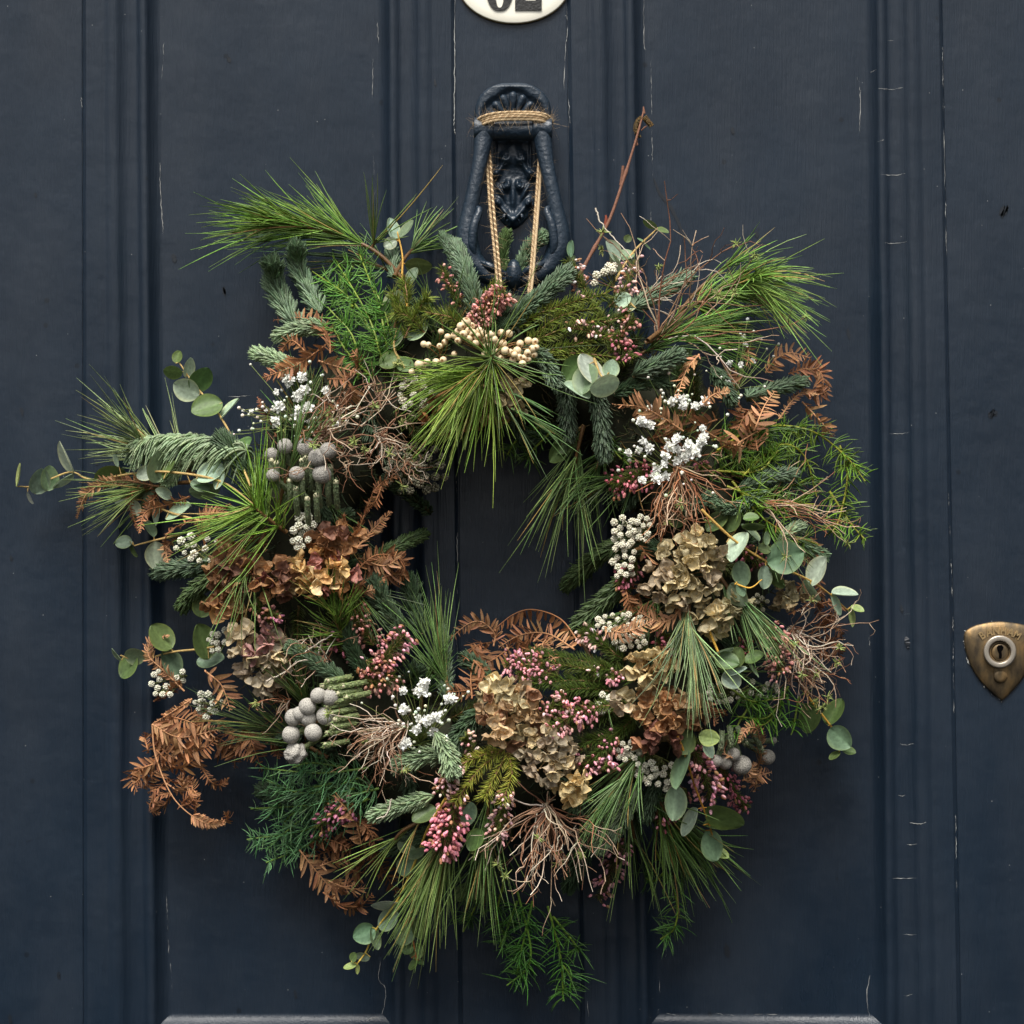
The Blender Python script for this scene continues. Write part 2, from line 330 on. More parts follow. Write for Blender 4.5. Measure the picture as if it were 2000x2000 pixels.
for y, xa, xb in ((77, 1718, 1760), (136, 1700, 1712), (172, 1715, 1764), (275, 1706, 1726), (340, 1712, 1768), (473, 1726, 1772), (845, 1735, 1775), (1200, 1722, 1777), (1453, 1760, 1785), (1553, 1755, 1772), (1606, 1776, 1808), (1648, 1772, 1790), (1714, 1742, 1794), (1824, 1758, 1800), (1943, 1760, 1782)):
    crack([(xa, y+1), ((xa+xb)/2, y+2), (xb, y-1)], 1.5, 1.0, .22)
for x, y, rx, ry in ((337, 502, 7, 9), (436, 565, 4, 8), (70, 381, 4, 4), (43, 804, 5, 8), (435, 567, 5, 8), (575, 1946, 5, 9), (1480, 455, 6, 7), (1433, 252, 5, 7), (1938, 808, 16, 3), (1960, 412, 22, 3), (1660, 650, 4, 10), (1422, 1860, 8, 14), (1762, 1190, 5, 8), (1772, 1255, 7, 12), (22, 1090, 5, 5), (190, 905, 4, 4), (445, 112, 6, 5), (850, 163, 4, 6), (1350, 570, 4, 10), (115, 1905, 5, 7), (20, 1990, 5, 9)):
    crack([(x-rx*.3, y-ry), (x, y), (x+rx*.3, y+ry)], rx*1.3, .8, .1, 'scuff', 12)
crack([(1278, 345), (1290, 375), (1310, 400), (1330, 440), (1338, 475)], 6, .5, .05, 'scuff', 30)
crack([(0, 1655), (60, 1640), (160, 1610)], 1, 2, .4, 'scuff', 20)

# ------------------------------------------------------------------ number plate
def disc(mb, cx, cy, a, b, d0, d1, n=72, rnd=2.5):
    "raised oval plate: side wall, rounded lip, face"
    th = np.arange(n)*2*np.pi/n
    rings = [(a, b, d0), (a, b, d1-rnd), (a-rnd*.3, b-rnd*.3, d1-rnd*.3), (a-rnd, b-rnd, d1)]+[(a*f, b*f, d1+rnd*(1-f)) for f in (.8, .5, .2, .01)]
    V = np.stack([pix(cx+x*np.cos(th), cy+y*np.sin(th), d+0*th) for x, y, d in rings])[None]
    mb.add(V, gridF(1, len(rings), n, True)[:, ::-1], c(226, 221, 205))
plate = thing('number_plate', pix(1004, 47, 8), 'cream oval enamel house number plate with black numerals on the door', 'number plate')
mb = MB(); disc(mb, 1004, -33, 111, 80.5, 0, 6, 90, 2); mb.build('plate_rim', M['edge'], plate)
mb = MB(); disc(mb, 1004, -33.6, 109.6, 79.2, 1, 8.5, 90, 2.5); mb.build('plate', M['enamel'], plate)
def prism(name, poly_out, d0, d1, m, parent, hole=None):
    cu = bpy.data.curves.new(name, 'CURVE'); cu.dimensions = '2D'; cu.fill_mode = 'BOTH'
    for P_ in ([poly_out]+([hole] if hole is not None else [])):
        sp = cu.splines.new('POLY'); sp.points.add(len(P_)-1); sp.use_cyclic_u = True
        for p, (x, y) in zip(sp.points, P_): w_ = pix(x, y, (d0+d1)/2); p.co = (w_[0], w_[2], 0, 1)
    cu.extrude = (d1-d0)/2*S
    t = bpy.data.objects.new('t', cu); col_.objects.link(t); dg = bpy.context.evaluated_depsgraph_get()
    me = bpy.data.meshes.new_from_object(t.evaluated_get(dg)); bpy.data.objects.remove(t)
    me.transform(Matrix.Translation((0, -(d0+d1)/2*S, 0)) @ Matrix.Rotation(math.pi/2, 4, 'X')); me.materials.clear(); me.materials.append(m); me.name = name
    return link(name, me, parent)
th = np.linspace(0, 2*np.pi, 49)[:-1]
sup = lambda cx, cy, a, b, p=2.4: [(cx+a*np.sign(np.cos(t))*abs(np.cos(t))**(2/p), cy+b*np.sign(np.sin(t))*abs(np.sin(t))**(2/p)) for t in th]
prism('numeral', sup(976, -36, 28, 57), 9.5, 12, M['ink'], plate, sup(976, -36, 8.5, 51-.0, 2.8))
prism('numeral', [(1006, 20), (1058, 20), (1058, -14), (1050, -14), (1046, 1), (1024, 1), (1050, -34), (1057, -58), (1054, -78), (1040, -91), (1020, -91), (1008, -78), (1008, -58), (1024, -58), (1026, -76), (1034, -80), (1040, -70), (1038, -52), (1006, -2)], 9.5, 12, M['ink'], plate)

# ------------------------------------------------------------------ knocker
KX = 1002.
kn = thing('door_knocker', pix(KX, 560, 0), 'ornate cast iron ring knocker painted the same navy as the door', 'door knocker')
def field(name, ys, half, hf, n=61):
    mb = MB(); s = np.linspace(-1, 1, n); Y = ys[:, None]+0*s; X = KX+half[:, None]*s; H = hf(X-KX, Y, s[None]+0*Y)
    H[:, 0] = H[:, -1] = 0; H[0] = H[-1] = 0
    V = np.stack([(X-1000)*S, -H*S, (1000-Y)*S], -1); mb.add(V, gridF(1, len(ys), n, False)[:, ::-1], NAVY); return mb.build(name, M['iron'], kn)
ys = np.linspace(268, 449, 110)
hw = np.interp(ys, [268, 280, 300, 330, 345, 360, 380, 395, 410, 425, 438, 445, 449], [43, 44, 45, 44, 46, 42, 41, 43, 41, 30, 18, 8, .5])
def g(X, Y, x, y, rx, ry, h, rot=0):
    o = 0
    for sx in ((1, -1) if abs(x) > 2 else (1,)):
        a = (X*sx-x); b = Y-y; ca, sa = math.cos(rot), math.sin(rot); a2 = a*ca+b*sa; b2 = -a*sa+b*ca
        o = o+h*np.exp(-((a2/rx)**2+(b2/ry)**2)**1.3)
    return o
def low(X, Y, s):
    e = 9*np.sqrt(np.clip(1-np.abs(s)**6, 0, 1))*np.clip((449-Y)/6, 0, 1)
    r = g(X, Y, 0, 300, 14, 24, 9)+g(X, Y, 15, 312, 9, 12, 13, .5)-g(X, Y, 13, 308, 4, 5, 7)+g(X, Y, 34, 342, 8, 9, 15)+g(X, Y, 12, 364, 7, 11, 14, -.4)-g(X, Y, 13, 360, 3.5, 4.5, 6)+g(X, Y, 31, 397, 8, 9, 14, .5)+g(X, Y, 0, 432, 9, 13, 16)+g(X, Y, 14, 418, 6, 15, 12, .6)+g(X, Y, 0, 385, 5, 26, 7)+g(X, Y, 24, 376, 4, 16, 8, .5)+g(X, Y, 34, 300, 3, 34, 8)+g(X, Y, 24, 330, 5, 13, 9, -.5)
    return e+r
field('lower_plate', ys, hw, low)
ys = np.linspace(162, 246, 70); hw = 75*np.clip(1-((240-np.minimum(ys, 240))/78.5)**3.3, 0, 1)**.5+.4
def upp(X, Y, s):
    e = 17*np.clip(1-np.abs(s)**10, 0, 1)**.5*np.clip((Y-162)/9, 0, 1)**.5
    yy = 250-Y; rr = np.hypot(X/1.05, yy*.84); t = np.arctan2(X, np.maximum(yy, .1)); edge = 57+5*np.abs(np.cos(t*3.1))
    inside = 1/(1+np.exp((rr-edge)/2.0)); lob = np.abs(np.cos(t*2.6))
    r = inside*(-9+8*np.clip(1-rr/24, 0, 1))+0*lob
    return np.maximum(e+r, 1)
field('upper_plate', ys, hw, upp, 81)
def tube(name, pts, rad, m, parent, k=14, n=40, colr=NAVY, flat=1.):
    P_ = np.array(pts, float); C = cr(P_, n); rr = cr(np.array(rad, float)[:, None]*np.ones((1, 3)), n)[:, 0]
    mb = MB(); polytubes(mb, pix(C[:, 0], C[:, 1], C[:, 2])[None], (rr*S)[None], colr, k, flat, np.array([.05, -1, .3]))
    return mb.build(name, m, parent)
for a_, l_ in ((-66, 50), (-42, 58), (-20, 62), (0, 65), (20, 62), (42, 58), (66, 50)):
    t_ = math.radians(a_); px_ = lambda f: (KX+math.sin(t_)*l_*f*1.0, 240-math.cos(t_)*l_*f*.95, 10+5*f)
    tube('palmette_leaf', [px_(.2), px_(.45), px_(.72), px_(.92), px_(1.0)], [2.5, 4.5, 7.5, 7, 1], M['iron'], kn, 10, 24)
for sx in (-1, 1):
    for cx_, cy_, r0_, a0_, dr_ in ((17, 312, 10, 1.5, 1), (34, 341, 9, .2, -1), (13, 362, 9, -1.2, 1), (31, 396, 9, .6, -1), (15, 424, 8, 1.9, 1)):
        tt_ = np.linspace(0, 1, 9); ang_ = a0_+dr_*tt_*5.2; rr_ = r0_*(1-.78*tt_)
        tube('scroll', [(KX+sx*(cx_+r*math.cos(a)), cy_+r*math.sin(a), 15+3*t) for a, r, t in zip(ang_, rr_, tt_)], list(np.linspace(2.2, 4.2, 9)), M['iron'], kn, 8, 30)
tube('hinge_barrel', [(962, 255, 36), (1002, 255, 36), (1044, 255, 36)], [20, 19, 20], M['iron'], kn, 24)
for sx in (-1, 1):
    x = lambda v: KX+sx*v
    tube('hinge_knuckle', [(x(37), 253, 36), (x(38.5), 253, 36), (x(56), 253, 36), (x(73), 253, 36), (x(76), 253, 36), (x(77), 253, 36)], [3, 22, 23, 23, 20, 2], M['iron'], kn, 24)
    tube('ring_arm', [(x(57), 262, 40), (x(64), 312, 50), (x(74), 362, 56), (x(84), 412, 58), (x(90), 455, 58), (x(87), 490, 58), (x(72), 519, 60), (x(42), 540, 62), (x(10), 546, 62)], [19, 15, 14.5, 16, 21, 23, 21, 19, 15], M['iron'], kn, 20, 60)
    tube('acanthus_leaf', [(x(72), 402, 64), (x(66), 412, 70), (x(76), 440, 76), (x(80), 478, 76), (x(74), 505, 74)], [2, 7, 9, 9, 3], M['iron'], kn, 10)
    tube('scroll', [(x(62), 512, 74), (x(46), 520, 80), (x(26), 530, 78), (x(14), 545, 72)], [4, 8, 7, 3], M['iron'], kn, 10)
tube('striker_boss', [(KX+2, 508, 70), (KX+2, 512, 72), (KX+2, 528, 76), (KX+2, 545, 74), (KX+2, 562, 66), (KX+2, 566, 60)], [1, 9, 15, 16, 9, 1], M['iron'], kn, 16)

# ------------------------------------------------------------------ twine
tw = thing('jute_twine', pix(1002, 640, 90), 'frayed tan jute twine looped round the knocker hinge to hold the wreath', 'twine')
JUTE = [c(178, 152, 116), c(150, 124, 92), c(200, 176, 140)]
def twine(path, r=5., strands_n=2, fuzz=90, sep=5.):
    P_ = np.array(path, float); n = 60; Cp = cr(P_, n); W = pix(Cp[:, 0], Cp[:, 1], Cp[:, 2])
    T = nrm(np.gradient(W, axis=0)); sd_ = nrm(np.cross(T, CAMN+np.array([.1, 0, .05]))); nr = np.cross(sd_, T)
    for s_ in range(strands_n):
        mb = MB(); off = (s_-(strands_n-1)/2)*sep*S
        Ln = np.concatenate([[0], np.cumsum(np.linalg.norm(np.diff(W, axis=0), axis=1))])
        nn = 240; u = np.linspace(0, Ln[-1], nn); ip = lambda A: np.stack([np.interp(u, Ln, A[:, i]) for i in range(3)], 1)
        C0, s1, n1 = ip(W), ip(sd_), ip(nr)
        C0 = C0+s1*off+n1*np.sin(u*90+s_*2)[:, None]*.0004
        for ph in range(3):
            a = u*2*np.pi/.0055+ph*2.094; rr = r*S*.5
            Q = C0+s1*(np.cos(a)*rr)[:, None]+n1*(np.sin(a)*rr)[:, None]
            polytubes(mb, Q[None], np.full((1, nn), r*S*.62), pick(JUTE, 1), 6)
        i = R.integers(0, nn, fuzz); D = nrm(s1[i]*R.normal(0, 1, (fuzz, 1))+n1[i]*R.normal(0, .6, (fuzz, 1))+rv(fuzz, .4))
        strands(mb, C0[i], D, R.uniform(6, 22, fuzz)*S, rv(fuzz, .5), .22*S, [1, .9, .7, .3], pick(JUTE, fuzz), 3)
        mb.build('strand', M['twine'], tw)
twine([(930, 250, 18), (941, 237, 55), (965, 229, 62), (1002, 226, 62), (1045, 227, 60), (1066, 232, 52), (1076, 244, 18)], 2.9, 4, 130, 4.6)
twine([(950, 236, 30), (950, 275, 22), (954, 310, 36), (960, 400, 66), (968, 480, 96), (975, 560, 130), (978, 640, 150)], 2.7, 2, 170, 6.6)
twine([(1058, 236, 30), (1058, 275, 22), (1055, 315, 36), (1049, 400, 62), (1043, 480, 96), (1036, 560, 128), (1026, 640, 150)], 2.7, 2, 190, 5)

# ------------------------------------------------------------------ lock
lk = thing('door_lock', pix(1957, 1368, 0), 'worn brass shield shaped lock plate with steel cylinder on the door stile', 'lock')
LX, LY = 1953., 1278.
def shield(t):
    out = np.array([(1957, 1369), (1938, 1354), (1915, 1330), (1895, 1298), (1884, 1262), (1883, 1240), (1888, 1231), (1910, 1220), (1953, 1214), (1998, 1220), (2018, 1231), (2023, 1240), (2022, 1262), (2012, 1298), (1994, 1330), (1972, 1355), (1957, 1369)], float)
    P_ = np.vstack([cr(out[:6], 40)[:-1], cr(out[5:12], 40)[:-1], cr(out[11:], 40)[:-1]]); return P_
so_ = shield(0); n = len(so_)
mb = MB(); rings = []
for f, d in ((1, 0), (1, 3.5), (.985, 5.5), (.95, 7), (.85, 9.5), (.7, 11.5), (.5, 13), (.3, 13.5), (.02, 13.5)):
    p = np.array([LX, LY])+(so_-[LX, LY])*f; rings.append(pix(p[:, 0], p[:, 1], np.full(n, d)))
mb.add(np.stack(rings)[None], gridF(1, len(rings), n, True)[:, ::-1], c(110, 85, 50)); mb.build('lock_plate', M['brass'], lk)
def annulus(name, cx, cy, prof_, m, parent, n=56):
    t = np.arange(n)*2*np.pi/n
    V = np.stack([pix(cx+r*np.cos(t), cy+r*np.sin(t), np.full(n, d)) for r, d in prof_])[None]
    mb = MB(); mb.add(V, gridF(1, len(prof_), n, True)[:, ::-1], c(120, 100, 70)); return mb.build(name, m, parent)
annulus('cylinder_ring', 1953, 1273, [(32, 9), (32, 23), (31.8, 25), (30.2, 27), (29.8, 27.1), (23, 27.1), (22.6, 27), (21.2, 25), (20.8, 18), (20.4, 14)], M['steel'], lk)
core = annulus('cylinder_core', 1953.5, 1274, [(21, 13), (20.6, 21), (18.2, 21.4), (17.6, 17), (16.8, 17), (16.4, 21), (15.6, 22), (10, 22.3), (5, 22.4), (.1, 22.4)], M['brass'], lk)
prism('keyhole', [(1950, 1260), (1957, 1260), (1960, 1264), (1959, 1269), (1956, 1272), (1957, 1279), (1956, 1286), (1951, 1286), (1951, 1277), (1948, 1270), (1947, 1264)], 22.5, 23, M['dark'], core)
annulus('key_flap', 1954, 1321, [(13, 9), (13, 15), (11.5, 17), (6, 17.5), (.1, 17.5)], M['brass'], lk)
prism('flap_neck', [(1941.5, 1300), (1966.5, 1300), (1966.6, 1322), (1941.4, 1322)], 11, 16.2, M['brass'], lk)
def letter(ch, cx, cy, rot, size, d, parent):
    cu = bpy.data.curves.new('letter', 'FONT'); cu.body = ch; cu.size = size*S; cu.align_x = 'CENTER'; cu.extrude = 1.6*S; cu.offset = .5*S
    t = bpy.data.objects.new('t', cu); col_.objects.link(t); dg = bpy.context.evaluated_depsgraph_get()
    me = bpy.data.meshes.new_from_object(t.evaluated_get(dg)); bpy.data.objects.remove(t)
    p = pix(cx, cy, d)
    me.transform(Matrix.Translation(p) @ Matrix.Rotation(rot, 4, 'Y') @ Matrix.Rotation(math.pi/2, 4, 'X') @ Matrix.Scale(.88, 4, (1, 0, 0)))
    me.materials.clear(); me.materials.append(M['worn']); me.name = 'letter'; link('letter', me, parent)
for i, ch in enumerate('BANHAM'):
    a = math.radians(-34+i*13.4); letter(ch, 1953+48.5*math.sin(a)*1.15, 1287-48.5*math.cos(a), a, 20, 12.8, lk)
def arcframe(r, a0, a1, d): return [(1953+r*math.sin(math.radians(a))*1.15, 1287-r*math.cos(math.radians(a)), d) for a in np.linspace(a0, a1, 7)]
tube('letter_border', arcframe(63, -41, 40, 8.6), [1.2]*7, M['brass'], lk, 6)
tube('letter_border', [arcframe(63, -41, 40, 8.6)[0], arcframe(44.5, -42, 40, 10.5)[0]], [1.2]*2, M['brass'], lk, 6)
tube('letter_border', [arcframe(63, -41, 40, 8.6)[-1], arcframe(44.5, -42, 40, 10.5)[-1]], [1.2]*2, M['brass'], lk, 6)
mb = MB()
for a_, b_, wd_ in ((0, 14, 3.5), (18, 34, 2.2), (34, 46, 3.4)):
    q_ = so_[a_:b_]; q_ = q_+(q_-[LX, LY])*.012+R.normal(0, .9, q_.shape); ww = wd_*np.clip(R.normal(.0, .55, len(q_)), .02, 1.1); o_ = nrm(q_-[LX, LY])
    V = np.stack([pix(q_[:, 0]+o_[:, 0]*ww, q_[:, 1]+o_[:, 1]*ww, np.full(len(q_), 1.6)), pix(q_[:, 0]-o_[:, 0]*ww*.4, q_[:, 1]-o_[:, 1]*ww*.4, np.full(len(q_), 2.6))], 1)
    mb.add(V[None], gridF(1, len(q_), 2, False), c(190, 190, 186))
mb.build('paint_flake', M['crack'], lk, False)

# ------------------------------------------------------------------ the wreath
wr = thing('wreath', pix(CX, CY+RR, 60), 'round winter wreath of pine, fir, bracken, eucalyptus and dried flowers hanging on the door', 'wreath')
nm_ = lambda s: s

def moss_base():
    mb = MB(); nu, nv = 120, 20
    u = np.arange(nu+1)*2*np.pi/nu; v = np.arange(nv)*2*np.pi/nv
    rad = 96+14*np.sin(u*7)[:, None]*np.cos(v*2)+8*np.sin(u*17+1)[:, None]
    x = CX+(RR+rad*np.cos(v)*1.15)*np.cos(u)[:, None]; y = CY+(RR+rad*np.cos(v)*1.15)*np.sin(u)[:, None]; d = 104+rad*np.sin(v)*.95
    mb.add(pix(x, y, np.maximum(d, 6))[None], gridF(1, nu+1, nv, True)[:, ::-1], c(38, 40, 24))
    k = 7000; a = R.uniform(0, 2*np.pi, k); b = R.uniform(0, 2*np.pi, k)
    rd = 92; X = CX+(RR+rd*1.15*np.cos(b))*np.cos(a); Y = CY+(RR+rd*1.15*np.cos(b))*np.sin(a); Dd = np.maximum(104+rd*.95*np.sin(b), 8)
    B = pix(X, Y, Dd); Dr = nrm(np.stack([np.cos(b)*np.cos(a), -np.sin(b), -np.cos(b)*np.sin(a)], -1)+rv(k, .6))
    strands(mb, B, Dr, R.uniform(14, 44, k)*S, rv(k, .35), R.uniform(.8, 1.8, k)*S, [1, 1, .8, .15], pick([c(50, 58, 26), c(62, 54, 30), c(40, 54, 32), c(74, 64, 36)], k), 3)
    o = mb.build('moss_base', M['moss'], wr); o['kind'] = 'stuff'
moss_base()

def pine(path, L=140, n=160, spread=(55, 18), l0=0, l1=30, dep=None, colr=c(92, 126, 46), t0=.25, droop=.12, wd=1.38, stemr=4.5, curl=.12):
    m = 24; W = wpath(path, m, l0, l1, dep); T = nrm(np.gradient(W, axis=0)); mb = MB()
    polytubes(mb, W[None], (np.linspace(stemr, stemr*.55, m)*S)[None], c(104, 76, 46), 7)
    n = int(n*.8); f = max(1, n//4); tf = np.sort(t0+(1-t0)*R.uniform(0, 1, f)**.8); t = np.repeat(tf, 4)[:n]; n = len(t); i = np.clip((t*(m-1)).astype(int), 0, m-1)
    B = W[i]+rv(n, 1.2*S); A = nrm(np.cross(T[i], CAMN+rv(1, .1))); Bn = np.cross(A, T[i])
    ph = np.repeat(R.uniform(0, 2*np.pi, f), 4)[:n]+R.normal(0, .22, n)
    an = np.radians(spread[0]+(spread[1]-spread[0])*t)*np.repeat(np.abs(R.normal(1, .2, f)), 4)[:n]+R.normal(0, .06, n)
    rad = A*np.cos(ph)[:, None]+Bn*np.sin(ph)[:, None]*.8
    D = nrm(T[i]*np.cos(an)[:, None]+rad*np.sin(an)[:, None])
    Ls = L*S*np.exp(R.normal(0, .13, n))
    bend = np.array([0, 0, -1.])*droop+T[i]*.16+rv(n, curl)+np.repeat(rv(f, .1), 4, 0)[:n]
    cl = jit(colr*np.array([1.18, 1.1, 1.25]), n, .25, .07); old = R.uniform(0, 1, n) < .06; cl[old] = jit(c(150, 128, 72), int(old.sum()))
    strands(mb, B, D, Ls, bend, wd*S*R.uniform(.8, 1.15, n), [.9, 1, 1, .95, .8, .2], cl, 3, .75, rv(n), np.clip(cl*1.15+.01, 0, 1))
    return mb.build('pine_sprig', M['needle'], wr)

FB, FD, FG, FP = c(90, 110, 82), c(54, 73, 47), c(72, 92, 50), c(124, 142, 106)
def fir(path, L=28, l0=-10, l1=25, dep=None, colr=FD, n=None, up=0., lean=1.1, wd=2.6, curve=.3, droop=0.):
    ctrl = np.array(path, float); ln = np.linalg.norm(np.diff(ctrl, axis=0), axis=1).sum(); n = n or int(ln*4.6)+60
    m = 20; W = wpath(path, m, l0, l1, dep); T = nrm(np.gradient(W, axis=0)); mb = MB()
    polytubes(mb, W[None], (np.linspace(4.2, 2.6, m)*S)[None], c(96, 84, 56), 6)
    t = np.concatenate([R.uniform(0, 1, n), R.uniform(.94, 1, n//6)]); n = len(t); i = np.clip((t*(m-1)).astype(int), 0, m-1)
    A = nrm(np.cross(T[i], CAMN)); Bn = np.cross(A, T[i]); ph = R.uniform(0, 2*np.pi, n)
    rad = nrm(A*np.cos(ph)[:, None]+Bn*np.sin(ph)[:, None]+np.array([0, 0, up]))
    fw = lean*R.uniform(.75, 1.25, n)+1.6*np.clip((t-.88)/.12, 0, 1)*R.uniform(.1, 1, n)
    D = nrm(rad+T[i]*fw[:, None]+rv(n, .1))
    Ls = L*.88*S*R.uniform(.82, 1.12, n)*(1-.25*np.clip((t-.85)/.15, 0, 1))
    bend = T[i]*curve+rv(n, .05)+np.array([0, 0, -droop])
    cl = jit(colr, n, .16, .04)
    strands(mb, W[i]+(T[i]*(R.uniform(-3, 3, n)*S)[:, None]), D, Ls, bend, wd*S*R.uniform(.85, 1.12, n), [.55, .95, 1, 1, .85, .3], cl, 4, .55, rv(n)*.4+T[i], np.clip(cl*1.4+.008, 0, 1))
    return mb.build('fir_sprig', M['fir'], wr)

def asparagus(paths, L=34, dens=.75, l0=0, l1=25, dep=None, colr=c(70, 112, 48), stemc=c(120, 138, 50), curl=.5, whorl=3, side=True, rn=None):
    mb = MB()
    for path in paths:
        m = 30; W = wpath(path, m, l0, l1, dep); T = nrm(np.gradient(W, axis=0)); ctrl = np.array(path, float)
        ln = np.linalg.norm(np.diff(ctrl, axis=0), axis=1).sum()
        polytubes(mb, W[None], (np.linspace(2.6, 1.5, m)*S)[None], stemc, 5)
        k = int(ln*dens*.36); t = np.repeat(R.uniform(.04, 1, k), whorl); n = len(t); i = np.clip((t*(m-1)).astype(int), 0, m-1)
        A = nrm(np.cross(T[i], CAMN)); Bn = np.cross(A, T[i]); ph = R.uniform(0, 2*np.pi, n)
        rad = A*np.cos(ph)[:, None]+Bn*np.sin(ph)[:, None]*.8
        D = nrm(rad+T[i]*R.uniform(-.3, .4, n)[:, None]); Ls = L*1.3*S*R.uniform(.5, 1.1, n)*(1-.3*t)
        strands(mb, W[i], D, Ls, T[i]*curl*R.uniform(.3, 1.3, n)[:, None]+rv(n, .18), R.uniform(1.05, 1.5, n)*S, [1, 1, .95, .8, .15], jit(colr, n, .25, .08), 3)
    return mb.build('asparagus_fern_sprig', M['needle'], wr)

COP, TAN, DKB = c(146, 100, 66), c(178, 132, 94), c(112, 72, 46)
LFP = [.35, .85, 1, .95, .75, .12]
def bracken(path, L=24, l0=10, l1=35, dep=None, colr=COP, sides=(1, 1), wd=.115, step=None, twist=None, curl=.35, stemr=1.9, wob=12, bare=.04):
    ctrl = np.array(path, float); ln = np.linalg.norm(np.diff(ctrl, axis=0), axis=1).sum(); m = 40
    p = cr(path, m); tt = np.linspace(0, 1, m)
    d = (dep[0]+(dep[1]-dep[0])*tt) if dep else np.polyval(np.polyfit(tt, dm(p[:, 0], p[:, 1]), 2), tt)+l0+(l1-l0)*tt
    d = np.maximum(d+wob*np.sin(tt*np.pi*R.uniform(1, 2.2)+R.uniform(0, 6)), 10); W = pix(p[:, 0], p[:, 1], d)
    T = nrm(np.gradient(W, axis=0)); mb = MB()
    polytubes(mb, W[None], (np.linspace(stemr, stemr*.4, m)*S)[None], np.minimum(colr*1.45, 1), 5)
    step = step or max(3.6, L*.235); k = max(5, int(ln/step)); tw_ = R.uniform(-1., 1.) if twist is None else twist
    for sg, on in zip((1, -1), sides):
        if not on: continue
        t = np.linspace(bare, .995, k)+R.normal(0, .12/k, k); t = np.clip(t, 0, 1); i = (t*(m-1)).astype(int); fr = (t*(m-1)-i)[:, None]; i2 = np.minimum(i+1, m-1)
        B = W[i]*(1-fr)+W[i2]*fr; Tt = T[i]; an = tw_+.6*np.sin(t*3+tw_*4)+R.normal(0, .28, k)
        s0 = nrm(np.cross(Tt, CAMN)); n0 = np.cross(s0, Tt); sd_ = s0*np.cos(an)[:, None]+n0*np.sin(an)[:, None]; Nn = nrm(np.cross(sd_, Tt))
        D = nrm(sd_*sg+Tt*R.uniform(.35, .75, k)[:, None]+rv(k, .1))
        Ls = L*S*(np.clip((1-t)*2.6, 0, 1)**.7*.88+.12)*np.clip(.55+t*3, 0, 1)*R.uniform(.85, 1.12, k)
        cl = jit(colr, k, .2, .05)
        ribbons(mb, B, D, Ls, Nn*(R.normal(0, 1, k)*curl*.6-curl*.25)[:, None]+Tt*.15+rv(k, .1), np.maximum(Ls*wd*R.uniform(.8, 1.2, k), 1.35*S), LFP, cl, Nn+rv(k, .2), R.uniform(.1, .6), np.clip(cl*1.18, 0, 1))
    return mb.build('bracken_frond', M['fern'], wr)

# --- eucalyptus leaf meshes (length 1 along x, unit width 1 along y, normal z)
def leafmesh(name, k, matl, nu=19, nv=13, cup=.12, bow=.1, pw=.55, tipx=.92, crumple=0., col=(.5, .5, .5), ragged=0.):
    t = np.linspace(0.004, .996, nu)[:, None]; v = np.linspace(-1, 1, nv)[None]
    w_ = np.sin(np.pi*t**tipx)**pw*.5*(1+ragged*np.sin(t*9+k*2))
    a, b, e = R.uniform(-1, 1, 3)
    y = w_*v+.03*a*np.sin(t*5); z = cup*(v**2)*w_*(1+.4*a)+bow*(t-.5)**2*(1+b)+.015*np.sin(v*4+t*6*e)
    if crumple: z = z+crumple*(np.sin(v*5+k+t*4)*.5+np.sin(t*9+v*3*a+k*2)*.5+R.normal(0, .22, y.shape))
    z = z-.02*np.exp(-(v/.12)**2)
    cc = np.ones((nu, nv, 3))*np.asarray(col); mid = np.exp(-(v/.16)**2)*(1-.5*t); ed = np.clip((np.abs(v)-.72)/.28, 0, 1)+0*t
    sv = np.clip(np.sin((t*7-np.abs(v)*1.6)*2*np.pi)-.55, 0, 1)*.12
    cc = cc*(1+.3*mid+sv)[..., None]*(1+ed[..., None]*np.array([.22, .1, -.12]))*np.exp(R.normal(0, .06, (nu, nv, 1)))
    mb = MB(); mb.add(np.stack([t+0*y, y, z], -1), gridF(1, nu, nv, False), cc); return mb.mesh(name, matl)
LEAF = [leafmesh('eucalyptus_leaf', k, M['leaf'], cup=.15+.12*k/5, bow=.12) for k in range(6)]
EG, EP, ED_, EY = c(112, 132, 104), c(160, 178, 154), c(84, 104, 60), c(150, 168, 104)
def place(o, base, X, Nn, sx, sy, sz):
    X = X/np.linalg.norm(X); Y = np.cross(Nn, X); Y /= max(np.linalg.norm(Y), 1e-6); Z = np.cross(X, Y)
    o.matrix_basis = Matrix(((X[0]*sx, Y[0]*sy, Z[0]*sz, base[0]), (X[1]*sx, Y[1]*sy, Z[1]*sz, base[1]), (X[2]*sx, Y[2]*sy, Z[2]*sz, base[2]), (0, 0, 0, 1)))
